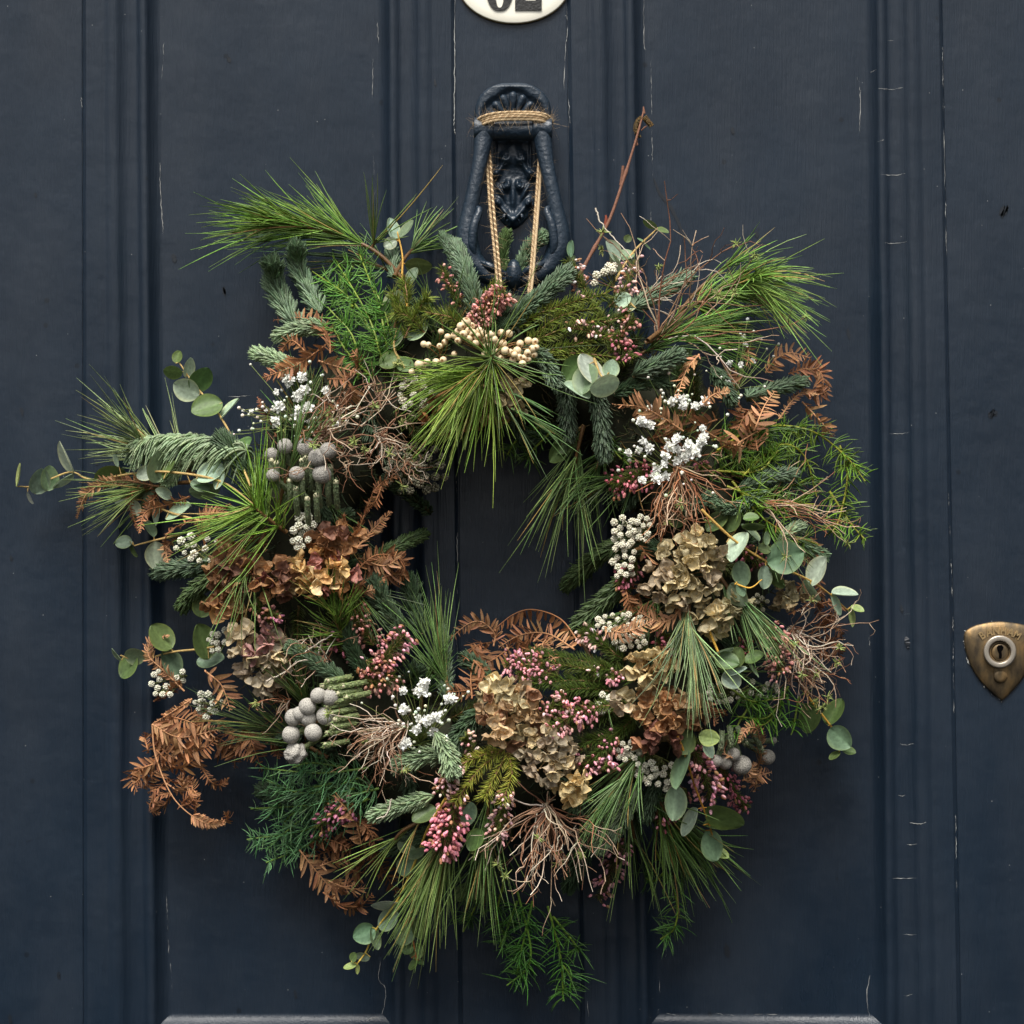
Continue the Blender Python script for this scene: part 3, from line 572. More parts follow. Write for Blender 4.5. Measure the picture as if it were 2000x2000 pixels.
def euc(path, leaves, l0=0, l1=30, dep=None, stemc=c(176, 148, 92), r=2.7, label=None, extra=0):
    "leaves: cx, cy, length, width, angle[, tone[, extra depth]]"
    m = 40; p = cr(path, m); W = wpath(path, m, l0, l1, dep); mb = MB()
    polytubes(mb, W[None], (np.linspace(r, r*.5, m)*S)[None], stemc, 7, tip=np.minimum(stemc*1.1, 1))
    dd = -W[:, 1]/S; att = []
    for lf in leaves:
        cx, cy, L, wd, ang = lf[:5]; tone = lf[5] if len(lf) > 5 else None; xd = lf[6] if len(lf) > 6 else 0
        ang = math.radians(ang+R.uniform(-4, 4)); v = np.array([math.cos(ang), -math.sin(ang)])
        b1 = np.array([cx, cy])-v*L/2; b2 = np.array([cx, cy])+v*L/2
        d1 = np.hypot(*(p-b1).T).min(); d2 = np.hypot(*(p-b2).T).min()
        if d2 < d1: b1, b2, v = b2, b1, -v
        j = int(np.argmin(np.hypot(*(p-b1).T))); bd = dd[j]+xd
        full = L*R.uniform(.8, .95); tilt = math.acos(min(1, wd/max(full, wd)))
        pit = R.uniform(-.25, .35); X = nrm(np.array([v[0]*math.cos(pit), -math.sin(pit), -v[1]*math.cos(pit)]))
        s_ = np.cross(X, CAMN); s_ /= np.linalg.norm(s_); n0 = np.cross(s_, X)
        if n0[1] > 0: n0 = -n0; s_ = -s_
        tl = tilt*(1 if s_[2] > 0 else -1)*(1 if R.uniform() < .8 else -1); Nn = n0*math.cos(tl)+s_*math.sin(tl)
        base = pix(b1[0], b1[1], bd); q_ = W[j]
        if d1 > 3 and min(d1, d2) < 22: att.append((q_, base))
        tn = {None: EG, 'p': EP, 'd': ED_, 'y': EY}[tone]
        att_l.append((base, X, Nn, L*S/math.cos(pit), max(full, wd)*S, tn*np.exp(R.normal(0, .09))*np.exp(R.normal(0, .05, 3))))
    if att:
        A = np.array([[a, (a+b)/2+CAMN*.0005, b] for a, b in att]); polytubes(mb, A, np.full((len(att), 3), 1.1*S), stemc, 5)
    o = mb.build('eucalyptus_sprig', M['twig'], wr)
    if label: o['label'] = label
    for base, X, Nn, a, b, tn in att_l:
        q_ = link('leaf', LEAF[R.integers(0, 6)], o, tn); place(q_, base, X, Nn, a, b, a)
    att_l.clear(); return o
att_l = []

PET = [leafmesh('dried_petal', k, M['petal'], 10, 9, cup=.8, bow=.5, pw=.74, tipx=.78, crumple=.1, ragged=.12) for k in range(8)]
def hydrangea(cx, cy, rx, ry, pal, l=40, n=20, size=30, label=None):
    mb = MB(); d0 = float(dm(cx, cy))+l; o_c = pix(cx, cy, d0-40)
    k = n; g_ = (np.arange(k)+.5)/k; ph = np.arange(k)*2.39996+R.uniform(0, 6); rr = np.sqrt(g_)*.97
    X = cx+rx*rr*np.cos(ph)*.86+R.normal(0, 3, k); Y = cy+ry*rr*np.sin(ph)*.86+R.normal(0, 3, k); Dp = d0+42*np.sqrt(np.maximum(0, 1-rr**2))-18+R.normal(0, 9, k)
    F = pix(X, Y, Dp); Nn = nrm(np.stack([rr*np.cos(ph)*1.0, -np.sqrt(1.08-rr**2), -rr*np.sin(ph)*1.0], -1)+rv(k, .22))
    A = np.stack([np.repeat(o_c[None], k, 0), (o_c+F)/2, F], 1); polytubes(mb, A, np.full((k, 3), 1.2*S), c(120, 96, 60), 4)
    balls(mb, F, 2.6*S, c(150, 122, 74), 5, 4)
    o = mb.build('hydrangea_head', M['twig'], wr)
    if label: o['label'] = label
    for j in range(k):
        N0 = Nn[j]; a = np.cross(N0, [.3, .1, .9]); a /= np.linalg.norm(a); b = np.cross(N0, a); f0 = R.uniform(0, 6); base_c = pick(pal, 1, .1)[0]; op = R.uniform(.15, .95)
        for s_ in range(4):
            t = f0+s_*math.pi/2+R.normal(0, .15); o_ = op+R.normal(0, .38); out = a*math.cos(t)+b*math.sin(t)
            X_ = out*math.cos(o_)+N0*math.sin(o_); Z_ = N0*math.cos(o_)-out*math.sin(o_); tw_ = R.normal(0, .5)
            Z_ = Z_*math.cos(tw_)+np.cross(X_, Z_)*math.sin(tw_)
            sz = size*.8*S*R.uniform(.65, 1.15)
            q_ = link('petal', PET[R.integers(0, 8)], o, base_c*np.exp(R.normal(0, .13))); place(q_, F[j]+out*1.2*S, X_, Z_, sz, sz*R.uniform(.85, 1.1), sz*R.uniform(.8, 1.4))
    return o

# --- baby's breath
def pom(k):
    mb = MB(); n = 130; balls(mb, np.zeros((1, 3)), .58, np.array([.7, .7, .64]), 8, 6); D = nrm(rv(n)); t = np.repeat(R.uniform(.45, .95, n)[:, None], 3, 1)
    ribbons(mb, D*.3, D, R.uniform(.3, .68, n), rv(n, .35), R.uniform(.2, .32, n), [.4, .85, 1, .95, .6], np.array([.8, .8, .75]), nrm(rv(n)), .4)
    return mb.mesh('gypsophila_flower', M['white'])
POM = [pom(k) for k in range(4)]
WH = c(250, 250, 244)
def gyps(fl, root, buds=18, l=45, bcol=WH, spread=34):
    mb = MB(); fl = np.array(fl, float); n = len(fl); rs = fl[:, 2] if fl.shape[1] > 2 else np.full(n, 10.)
    dF = dm(fl[:, 0], fl[:, 1])+l+R.normal(0, 8, n); F = pix(fl[:, 0], fl[:, 1], dF); r0 = pix(root[0], root[1], dm(*root)-5)
    j = R.integers(0, n, buds); bx = fl[j, 0]+R.normal(0, spread, buds); by = fl[j, 1]+R.normal(0, spread, buds); Bp = pix(bx, by, dm(bx, by)+l+R.normal(0, 10, buds))
    E = np.vstack([F, Bp]); t = np.linspace(0, 1, 7)[None, :, None]; k = len(E)
    mid = (r0+E)/2+rv(k, 9*S); C = r0*(1-t)**2+2*mid[:, None]*t*(1-t)+E[:, None]*t**2
    polytubes(mb, C, np.full((k, 7), .62*S), jit(c(120, 132, 72), k), 4)
    balls(mb, Bp, R.uniform(2.0, 4.2, buds)*S, jit(c(226, 228, 210), buds, .06), 6, 5)
    o = mb.build('gypsophila_spray', M['heath'], wr)
    for q_, r_ in zip(F, rs):
        f = link('flower', POM[R.integers(0, 4)], o, WH*R.uniform(.9, 1.05)); a = nrm(rv(1))[0]; b = nrm(rv(1))[0]
        r_ = r_*S*R.uniform(.8, 1.05); place(f, q_, a, b, r_, r_, r_)
    return o

# --- heather
PK, PKP, PKD, PKB, MAU = c(208, 144, 150), c(226, 180, 174), c(146, 82, 90), c(178, 124, 114), c(166, 100, 122)
def heather(path, r=26, l0=10, l1=40, colr=PK, n=None, green=c(86, 98, 34), leaf0=.0, leaf1=1., bell0=.0, dens=1., bl=8.6, ll=15, flowers=True, dep=None):
    ctrl = np.array(path, float); ln = np.linalg.norm(np.diff(ctrl, axis=0), axis=1).sum(); m = 24
    W = wpath(path, m, l0, l1, dep); T = nrm(np.gradient(W, axis=0)); mb = MB()
    polytubes(mb, W[None], (np.linspace(2.4, 1.5, m)*S)[None], c(132, 100, 64), 5)
    k = int((ln+14)*2.6*dens); t = R.uniform(leaf0, leaf1, k); i = np.clip((t*(m-1)).astype(int), 0, m-1)
    A = nrm(np.cross(T[i], CAMN)); Bn = np.cross(A, T[i]); ph = R.uniform(0, 2*np.pi, k); rad = A*np.cos(ph)[:, None]+Bn*np.sin(ph)[:, None]
    strands(mb, W[i], nrm(rad+T[i]*.8), ll*S*R.uniform(.7, 1.2, k), rv(k, .1), .8*S, [.8, 1, .9, .2], jit(green, k, .25, .08), 3)
    if flowers:
        n = n or int((ln+1.2*r)*r*.115)
        t = R.uniform(bell0, 1.0, n); i = np.clip((t*(m-1)).astype(int), 0, m-1)
        A = nrm(np.cross(T[i], CAMN)); Bn = np.cross(A, T[i]); ph = R.uniform(0, 2*np.pi, n); rad = A*np.cos(ph)[:, None]+Bn*np.sin(ph)[:, None]
        B = W[i]+rad*(r*S*R.uniform(.35, 1, n)**.6)[:, None]*.8+rv(n, 2*S)+T[i]*(R.uniform(-.2, .5, n)*r*S)[:, None]
        A2 = np.stack([W[i], (W[i]+B)/2+T[i]*2*S, B], 1); polytubes(mb, A2, np.full((n, 3), .45*S), c(120, 84, 60), 3)
        D = nrm(rad+np.array([0, 0, -.5])+T[i]*.2+rv(n, .35)); cl = jit(colr, n, .2, .07); pale = R.uniform(0, 1, n) < .32; cl[pale] = np.clip(cl[pale]*1.35+.06, 0, .9); dry = R.uniform(0, 1, n) < .14; cl[dry] = jit(c(168, 120, 84), int(dry.sum()))
        strands(mb, B, D, bl*S*R.uniform(.75, 1.2, n), np.zeros((n, 3)), bl*.32*S*R.uniform(.85, 1.15, n), [.35, .85, 1.05, 1, .75, .62], cl, 6, 1., rv(n), np.clip(cl*1.12, 0, 1))
    return mb.build('heather_sprig', M['heath'], wr)

# --- wiry twig bundles
TW1 = [c(146, 112, 86), c(112, 78, 58), c(176, 154, 130), c(204, 192, 172), c(134, 90, 64)]; TW2 = [c(160, 104, 68), c(132, 82, 54), c(196, 172, 144), c(150, 120, 92)]
def twigs(origin, ang, spread, L, n=40, pal=TW1, l0=-10, l1=45, curl=.3, droop=0., r=1.6, rosettes=4, branch=2, back=0., dep=None, ros=None):
    mb = MB(); d0 = (float(dm(*origin))+l0) if dep is None else dep; o_ = pix(origin[0], origin[1], d0)
    def grow(B, D, Ls, r_, m=9, cu=curl):
        k = len(B); P_ = [B]; d = D.copy(); st = Ls/(m-1)
        for s_ in range(m-1):
            d = nrm(d+rv(k, cu)+np.array([0, 0, -droop])); P_.append(P_[-1]+d*st[:, None])
        P_ = np.stack(P_, 1); polytubes(mb, P_, r_[:, None]*np.linspace(1, .42, m), jit(pick(pal, k), k, .1, .03), 4, tip=pick(pal, k)*1.25); return P_, d
    r = r*.8; n = int(n*1.1); a = np.radians(ang+R.normal(0, spread, n)); out = R.normal((l1-l0)/L, .28, n)
    D = nrm(np.stack([np.cos(a), -out, np.sin(a)], -1)); Ls = L*S*R.uniform(.5, 1.08, n)
    P_, _ = grow(o_+rv(n, 4*S), D, Ls, R.uniform(.9, 1.25, n)*r*S)
    ends = [P_[:, -1]]
    for b in range(branch):
        k = int(n*.9); i = R.integers(0, n, k); s_ = R.integers(3, 8, k); Bs = P_[i, s_]; Dd = nrm(nrm(P_[i, s_]-P_[i, s_-1])+rv(k, .6))
        Q, _ = grow(Bs, Dd, Ls[i]*R.uniform(.12, .42, k), R.uniform(.5, .75, k)*r*S, 6, curl*1.2); ends.append(Q[:, -1])
    if back:
        k = 8; P2, _ = grow(np.repeat(o_[None], k, 0), nrm(np.stack([-np.cos(a[:k]), 0*a[:k]+.6, -np.sin(a[:k])], -1)), np.full(k, back*S), np.full(k, 1.4*r*S), 5, .15)
    E = np.vstack(ends)
    for q_ in (E[R.integers(0, len(E), rosettes)] if ros is None else [pix(x, y, dm(x, y)+l1+10) for x, y in ros]):
        k = 16; D = nrm(rv(k)+CAMN*.5); strands(mb, np.repeat(q_[None], k, 0), D, R.uniform(8, 15, k)*S, rv(k, .15), 1.5*S, [.6, 1, .8, .15], jit(c(138, 148, 84), k), 3, .5)
    return mb.build('twig_bundle', M['twig'], wr)

# --- brunia balls, small white heads, berries
def usphere(name, matl, k=28, m=18, lump=0.):
    th = np.linspace(.02, np.pi-.02, m)[:, None]; ph = np.arange(k)*2*np.pi/k
    P_ = np.stack([np.sin(th)*np.cos(ph), np.sin(th)*np.sin(ph), np.cos(th)+0*ph], -1)
    if lump: P_ = P_*(1+lump*np.sin(P_[..., :1]*5+1)*np.cos(P_[..., 1:2]*6)+lump*.8*np.sin(P_[..., 2:]*8+P_[..., :1]*4))
    mb = MB(); mb.add(P_[None], gridF(1, m, k, True), np.array([.5, .5, .5])); return mb.mesh(name, matl)
BALL = usphere('brunia_ball', M['brun']); LUMP = usphere('brunia_ball', M['brun'], 28, 18, .14)
def brunia(bl, away, l=35, colr=c(158, 150, 140), stalkc=c(104, 116, 84), stalks=(), label=None, lumpy=()):
    mb = MB(); bl = np.array(bl, float); dd = dm(bl[:, 0], bl[:, 1])+l+R.normal(0, 5, len(bl)); Cn = pix(bl[:, 0], bl[:, 1], dd)
    rt = pix(away[0], away[1], dm(*away)-10)
    def scaly(A, B, r):
        t = np.linspace(0, 1, 12)[:, None]; C = A*(1-t)+B*t+np.array([0, -1, 0])*np.sin(t*np.pi)*6*S
        polytubes(mb, C[None], np.full((1, 12), r*S), stalkc*.8, 7)
        k = 150; i = R.integers(0, 12, k); T = nrm(B-A); a = nrm(np.cross(T, rv(k))); strands(mb, C[i]+a*r*.8*S+T*(R.uniform(-6, 6, k)*S)[:, None], nrm(a*.45+T), R.uniform(3.5, 6, k)*S, -a*.2, 1.5*S, [.6, 1, .8, .2], jit(stalkc, k, .2), 4, .6, a)
    for q_ in Cn: scaly(rt+(q_-rt)*.2+rv(1, 8*S)[0], q_, 5)
    for x0, y0, x1, y1 in stalks:
        A = pix(x0, y0, dm(x0, y0)+l-18); B = pix(x1, y1, dm(x1, y1)+l+4); scaly(A, B, 5.2); balls(mb, B[None], 6*S, c(190, 184, 150), 8, 6)
    o = mb.build('brunia_stem', M['heath'], wr)
    if label: o['label'] = label
    for j, (q_, b) in enumerate(zip(Cn, bl)):
        f = link('seed_ball', LUMP if j in lumpy else BALL, o, colr*R.uniform(.9, 1.08)); a = nrm(rv(1))[0]; r_ = b[2]*S*R.uniform(.9, 1.03); place(f, q_, a, nrm(rv(1))[0], r_, r_*R.uniform(.93, 1.04), r_*R.uniform(.9, 1.04))
    return o
def knob(k, core=c(92, 88, 58), nub=c(226, 224, 204), n=30, nr_=.3):
    mb = MB(); balls(mb, np.zeros((1, 3)), .78, core, 10, 7)
    g_ = (np.arange(n)+.5)/n; z = 1-2*g_; ph = np.arange(n)*2.39996; D = np.stack([np.sqrt(1-z*z)*np.cos(ph), np.sqrt(1-z*z)*np.sin(ph), z], -1)
    balls(mb, D*.78+rv(n, .04), R.uniform(nr_*.8, nr_*1.1, n), jit(nub, n, .07, .02), 6, 5, D)
    return mb.mesh('flower_head', M['attr'])
KN = [knob(k) for k in range(3)]; KD = [knob(k, c(70, 66, 48), c(150, 146, 124), 26) for k in range(2)]; KF = [knob(k, c(120, 116, 84), c(222, 218, 196), 26, .34) for k in range(2)]
def heads(hd, root, l=40, meshes=KN, greens=40, label=None):
    mb = MB(); hd = np.array(hd, float); n = len(hd); Cn = pix(hd[:, 0], hd[:, 1], dm(hd[:, 0], hd[:, 1])+l+R.normal(0, 5, n)); rt = pix(root[0], root[1], dm(*root)-8)
    t = np.linspace(0, 1, 7)[None, :, None]; mid = rt*.45+Cn*.55-np.array([0, 0, 1])*3*S+rv(n, 3*S); C = rt*(1-t)**2+2*mid[:, None]*t*(1-t)+Cn[:, None]*t*t
    polytubes(mb, C, np.full((n, 7), 1.3*S), jit(c(112, 116, 66), n), 5)
    k = greens*n//4; i = R.integers(0, n, k); tt = R.uniform(.3, .98, k); s_ = (tt*6).astype(int); T = nrm(C[i, s_+0]-C[i, np.maximum(s_-1, 0)]+1e-9*rv(k))
    strands(mb, C[i, s_], nrm(T+rv(k, .5)), R.uniform(6, 13, k)*S, rv(k, .1), 1.1*S, [.7, 1, .8, .2], jit(c(74, 82, 42), k), 3)
    o = mb.build('flower_cluster', M['heath'], wr)
    if label: o['label'] = label
    for q_, b in zip(Cn, hd):
        f = link('flower_head', meshes[R.integers(0, len(meshes))], o); r_ = b[2]*S; place(f, q_, nrm(rv(1))[0], nrm(rv(1))[0], r_, r_, r_)
    return o
def berrymesh():
    mb = MB(); th = np.linspace(.03, np.pi-.03, 12); col = np.tile(c(228, 206, 168), (12, 1)); col[-1] = c(86, 54, 30); col[-2] = c(170, 130, 88); rad = np.sin(th); z = -np.cos(th); z[-1] -= .1; z[-2] -= .02
    ph = np.arange(16)*2*np.pi/16; P_ = np.stack([rad[:, None]*np.cos(ph), rad[:, None]*np.sin(ph), z[:, None]+0*ph], -1)
    mb.add(P_[None], gridF(1, 12, 16, True)[:, ::-1], np.repeat(col, 16, 0)); return mb.mesh('berry', M['berry'])
BERRY = berrymesh()
def berries(bs, root, l=40, label=None):
    mb = MB(); bs = np.array(bs, float); n = len(bs); Cn = pix(bs[:, 0], bs[:, 1], dm(bs[:, 0], bs[:, 1])+l+R.normal(0, 6, n)); rt = pix(root[0], root[1], dm(*root)-5)
    t = np.linspace(0, 1, 6)[None, :, None]; mid = (rt+Cn)/2+rv(n, 8*S); C = rt*(1-t)**2+2*mid[:, None]*t*(1-t)+Cn[:, None]*t*t
    polytubes(mb, C, np.full((n, 6), .9*S), jit(c(150, 112, 70), n), 4); o = mb.build('berry_cluster', M['twig'], wr)
    if label: o['label'] = label
    for q_, b in zip(Cn, bs):
        f = link('berry', BERRY, o); Z = nrm(CAMN+rv(1, .9)[0]); r_ = b[2]*S; place(f, q_, np.cross(Z, [.2, .3, .9]), Z, r_, r_, r_)
    return o
def crop(ox, oy, pts, r=None): return [(ox+p[0]/3.864, oy+p[1]/3.864)+((p[2]/3.864,) if len(p) > 2 else ((r,) if r else ())) for p in pts]

exec_marker = 'placements below'
# ================================================================== fillers under everything, all round the ring
for k in range(64):
    a = k*2*np.pi/64+R.normal(0, .03); rr = RR+R.choice([-105, -55, 0, 60, 115])+R.normal(0, 14); t_ = a+R.choice([-1, 1])*R.uniform(.6, 1.5)*0+R.normal(0, .6)
    x, y = CX+rr*np.cos(a), CY+rr*np.sin(a)
    outw = np.array([np.cos(a), np.sin(a)])*np.sign(rr-RR+1); tg = np.array([-np.sin(a), np.cos(a)]); v = nrm(outw*.8+tg*R.normal(0, .9)); ln = R.uniform(75, 115)
    if rr < RR-80: ln *= .6
    kind = R.integers(0, 10); pth = [(x-v[0]*ln*.4, y-v[1]*ln*.4), (x+v[0]*ln*.6, y+v[1]*ln*.6)]
    if kind < 5: fir(pth, R.uniform(24, 32), -45, -12, colr=[FD, FD, FG][R.integers(0, 3)]*.85, n=int(ln*3.2))
    elif kind < 8: heather(pth, 12, -25, 5, green=c(66, 76, 30), flowers=False, dens=1.2, ll=20)
    else: pine(pth, 90, 60, (60, 25), -40, -5, colr=c(66, 92, 40))

# ================================================================== pine
pine([(800, 560), (735, 492), (640, 452), (545, 436)], 132, 290, (40, 15), 5, 30, t0=.42, droop=.06, colr=c(98, 132, 48))
pine([(800, 560), (760, 515), (728, 488), (735, 470)], 135, 22, (30, 24), 0, 10, t0=.8, droop=-.05, colr=c(96, 122, 60))
pine([(770, 540), (790, 505), (812, 480)], 115, 46, (45, 20), 0, 10, t0=.5, droop=.02, colr=c(88, 120, 56))
pine([(800, 545), (740, 520), (690, 505)], 150, 46, (40, 18), -25, -10, t0=.4, colr=c(72, 100, 50))
pine([(975, 690), (940, 728), (900, 755)], 122, 250, (66, 40), 40, 75, t0=.1, droop=.2, colr=c(112, 140, 52))
pine([(955, 705), (958, 700), (962, 694)], 140, 60, (95, 72), 70, 95, t0=.0, droop=.08, colr=c(84, 110, 50), stemr=4)
pine([(935, 735), (965, 765), (1000, 800)], 105, 46, (50, 25), 35, 55, t0=.1, droop=.15, colr=c(92, 124, 66))
pine([(1265, 665), (1350, 600), (1420, 560), (1465, 552)], 128, 330, (52, 26), 10, 40, t0=.3, droop=.34, colr=c(104, 138, 56))
pine([(1260, 670), (1320, 650), (1400, 640)], 135, 150, (38, 20), 0, 20, t0=.05, droop=.16, colr=c(86, 124, 44))
pine([(1290, 660), (1360, 570), (1430, 510)], 95, 26, (30, 16), 0, 20, t0=.4, droop=.05, colr=c(86, 124, 50))
pine([(1140, 830), (1128, 880), (1118, 930)], 145, 74, (26, 17), 10, 30, t0=.1, droop=.12, colr=c(98, 122, 66))
pine([(560, 1040), (520, 1010), (490, 985)], 118, 200, (84, 52), 30, 70, t0=.1, droop=.1, colr=c(110, 146, 52))
pine([(540, 1000), (560, 930), (575, 890)], 105, 60, (30, 14), 30, 60, t0=.1, droop=0, colr=c(96, 124, 66))
pine([(520, 1030), (500, 1080), (495, 1100)], 95, 34, (40, 25), 30, 50, t0=.1, droop=.25, colr=c(98, 126, 60), curl=.35)
pine([(400, 940), (330, 895), (280, 870)], 135, 110, (30, 18), 0, 15, t0=.2, droop=.04, colr=c(122, 142, 88))
pine([(400, 940), (330, 945), (280, 955)], 130, 84, (30, 18), 0, 10, t0=.2, droop=.1, colr=c(106, 128, 68))
pine([(905, 1550), (880, 1620), (860, 1665)], 160, 180, (17, 11), 10, 45, t0=.15, droop=.12, colr=c(106, 132, 64))
pine([(960, 1520), (955, 1570), (950, 1600)], 150, 60, (26, 14), 0, 15, t0=.1, droop=.1, colr=c(84, 110, 52))
pine([(1270, 1540), (1310, 1600), (1340, 1640)], 150, 200, (24, 14), 0, 25, t0=.1, droop=.1, colr=c(92, 124, 56))
pine([(1280, 1560), (1285, 1600), (1290, 1620)], 110, 40, (34, 20), 0, 20, t0=.1, droop=.15, colr=c(92, 118, 62))
pine([(1345, 1170), (1345, 1205), (1352, 1230)], 128, 105, (22, 14), 50, 80, t0=.1, droop=.14, colr=c(104, 128, 78))
pine([(1400, 1120), (1435, 1165), (1455, 1190)], 100, 80, (30, 18), 10, 40, t0=.1, droop=.1, colr=c(92, 120, 66))
pine([(1275, 1440), (1245, 1490), (1225, 1520)], 98, 80, (28, 18), 30, 60, t0=.1, droop=.15, colr=c(84, 114, 56))
pine([(880, 1360), (868, 1320), (858, 1290)], 135, 60, (24, 13), 10, 25, t0=.1, droop=-.03, colr=c(86, 116, 56))
pine([(625, 1420), (605, 1390), (592, 1365)], 95, 80, (34, 20), 0, 20, t0=.1, droop=0, colr=c(74, 98, 46))
pine([(640, 1480), (570, 1440), (520, 1420)], 110, 90, (30, 16), -10, 10, t0=.1, droop=.03, colr=c(74, 98, 46))
pine([(690, 1260), (662, 1225), (655, 1200)], 85, 120, (62, 40), 20, 60, t0=.1, droop=.05, colr=c(84, 112, 40))
pine([(1220, 1490), (1200, 1540), (1190, 1560)], 90, 50, (40, 20), 20, 40, t0=.1, droop=.2, colr=c(90, 116, 60))
pine([(830, 1600), (790, 1620), (770, 1640)], 120, 22, (40, 20), 30, 50, t0=.1, colr=c(112, 136, 66))
pine([(1130, 1240), (1180, 1330), (1190, 1350)], 70, 30, (60, 30), 10, 20, t0=.1, colr=c(70, 96, 40))
pine([(1230, 1560), (1235, 1620), (1240, 1640)], 130, 26, (30, 20), 0, 10, t0=.1, droop=.1, colr=c(96, 122, 60))

# ================================================================== fir
for a in [
    ([(935, 625), (915, 545), (890, 478)], 29, 20, 40, FB*.82), ([(905, 560), (880, 490), (866, 462)], 20, 0, 10, FD),
    ([(1000, 560), (1030, 495), (1056, 466)], 25, None, (60, 70), FB), ([(985, 560), (980, 500), (988, 462)], 22, None, (40, 38), FG),
    ([(1000, 625), (1060, 575), (1104, 536)], 30, 20, 50, FB*.7), ([(960, 660), (1000, 630), (1030, 600)], 26, 10, 30, FD), ([(1010, 650), (960, 625), (930, 605)], 26, 0, 20, FD),
    ([(585, 650), (545, 575), (533, 522)], 38, 15, 30, FB*.95), ([(625, 610), (590, 540), (578, 488)], 32, 15, 30, FB), ([(640, 640), (600, 640), (550, 655)], 28, 0, 20, FP*.8),
    ([(600, 735), (545, 705), (503, 690)], 27, 10, 30, FP), ([(770, 540), (768, 510), (765, 490)], 24, -10, 0, FB*.8), ([(845, 650), (830, 610), (800, 600)], 26, -5, 5, FD),
    ([(520, 960), (470, 900), (440, 865)], 36, 0, 10, FD), ([(395, 890), (360, 905), (330, 935)], 26, 20, 35, FP),
    ([(1150, 745), (1170, 800), (1180, 888)], 29, 30, 50, FB*.55), ([(1110, 720), (1108, 780), (1110, 845)], 28, 10, 25, FB*.5), ([(1020, 680), (1055, 700), (1085, 745)], 28, 30, 60, FB*.65),
    ([(1235, 735), (1280, 715), (1318, 697)], 29, 30, 55, FB*.6), ([(1200, 770), (1250, 750), (1300, 745)], 24, 0, 20, FD), ([(1235, 600), (1290, 570), (1340, 542)], 28, 10, 25, FB*.8),
    ([(1460, 775), (1510, 760), (1564, 746)], 24, 20, 40, FB*.75), ([(1390, 715), (1405, 740), (1425, 775)], 26, 10, 25, FD),
    ([(1215, 1060), (1165, 1090), (1110, 1140)], 33, 0, 0, FG*.72), ([(1240, 1120), (1190, 1165), (1128, 1225)], 33, 0, 0, FG*.75), ([(1310, 1080), (1275, 1070), (1240, 1075)], 26, 10, 20, FD), ([(1270, 1040), (1240, 1060), (1230, 1100)], 26, 0, 10, FD),
    ([(720, 1100), (770, 1070), (828, 1042)], 23, 0, 5, FG*.8), ([(790, 1240), (755, 1190), (733, 1145)], 34, 10, 20, FB*.85), ([(825, 1240), (812, 1190), (800, 1140)], 30, 0, 5, FD), ([(872, 1370), (868, 1300), (864, 1232)], 24, 0, 0, FB*.65),
    ([(675, 1335), (625, 1300), (574, 1268)], 26, 30, 55, FB*.95), ([(725, 1325), (695, 1280), (676, 1225)], 26, 15, 30, FD), ([(940, 1385), (905, 1425), (878, 1462)], 30, 20, 35, FD),
    ([(905, 1470), (840, 1475), (785, 1492)], 30, 20, 45, FP*.8), ([(850, 1430), (870, 1465), (880, 1500)], 30, 50, 85, FP*.92), ([(845, 1555), (790, 1572), (735, 1592)], 26, 30, 50, FP*.9), ([(860, 1620), (810, 1640), (765, 1655)], 26, 0, 15, FD),
    ([(1245, 1530), (1215, 1590), (1178, 1645)], 33, 20, 45, FP*.72), ([(1190, 1560), (1150, 1640), (1112, 1730)], 34, -10, 10, FD), ([(1290, 1500), (1275, 1550), (1262, 1590)], 26, 0, 15, FD), ([(1130, 1510), (1130, 1550), (1125, 1580)], 26, 10, 20, FD),
    ([(420, 1100), (365, 1108), (310, 1118)], 32, -5, 5, FB*.7), ([(425, 1120), (385, 1150), (360, 1180)], 28, -5, 0, FG*.8), ([(1560, 1060), (1585, 1075), (1605, 1085)], 24, 5, 15, FB), ([(1440, 960), (1490, 935), (1545, 925)], 26, 0, 15, FB*.7),
    ([(600, 1560), (540, 1550), (515, 1545)], 30, -10, 5, FD), ([(1500, 960), (1440, 990), (1400, 985)], 20, 10, 25, FB), ([(640, 1370), (600, 1420), (560, 1440)], 28, -20, 0, FD), ([(960, 1330), (940, 1310), (915, 1290)], 26, 0, 5, FD), ([(1300, 960), (1340, 985), (1380, 975)], 24, 10, 20, FB*.8),
    ([(1520, 1060), (1540, 1040), (1560, 1030)], 20, 20, 30, FP*.85), ([(640, 1120), (690, 1140), (730, 1160)], 28, -10, 0, FD), ([(620, 900), (610, 850), (600, 800)], 28, -10, 0, FD), ([(840, 1000), (790, 960), (760, 940)], 22, -20, -10, FD*.8)]:
    pth, L, l0, l1, cl = a
    if l0 is None: fir(pth, L, dep=l1, colr=cl)
    else: fir(pth, L, l0, l1, colr=cl)
fir([(480, 880), (400, 862), (330, 862), (272, 868)], 46, 10, 35, colr=FP*.92, n=560, up=.35, lean=.35, curve=.2, droop=.75, wd=2.7)

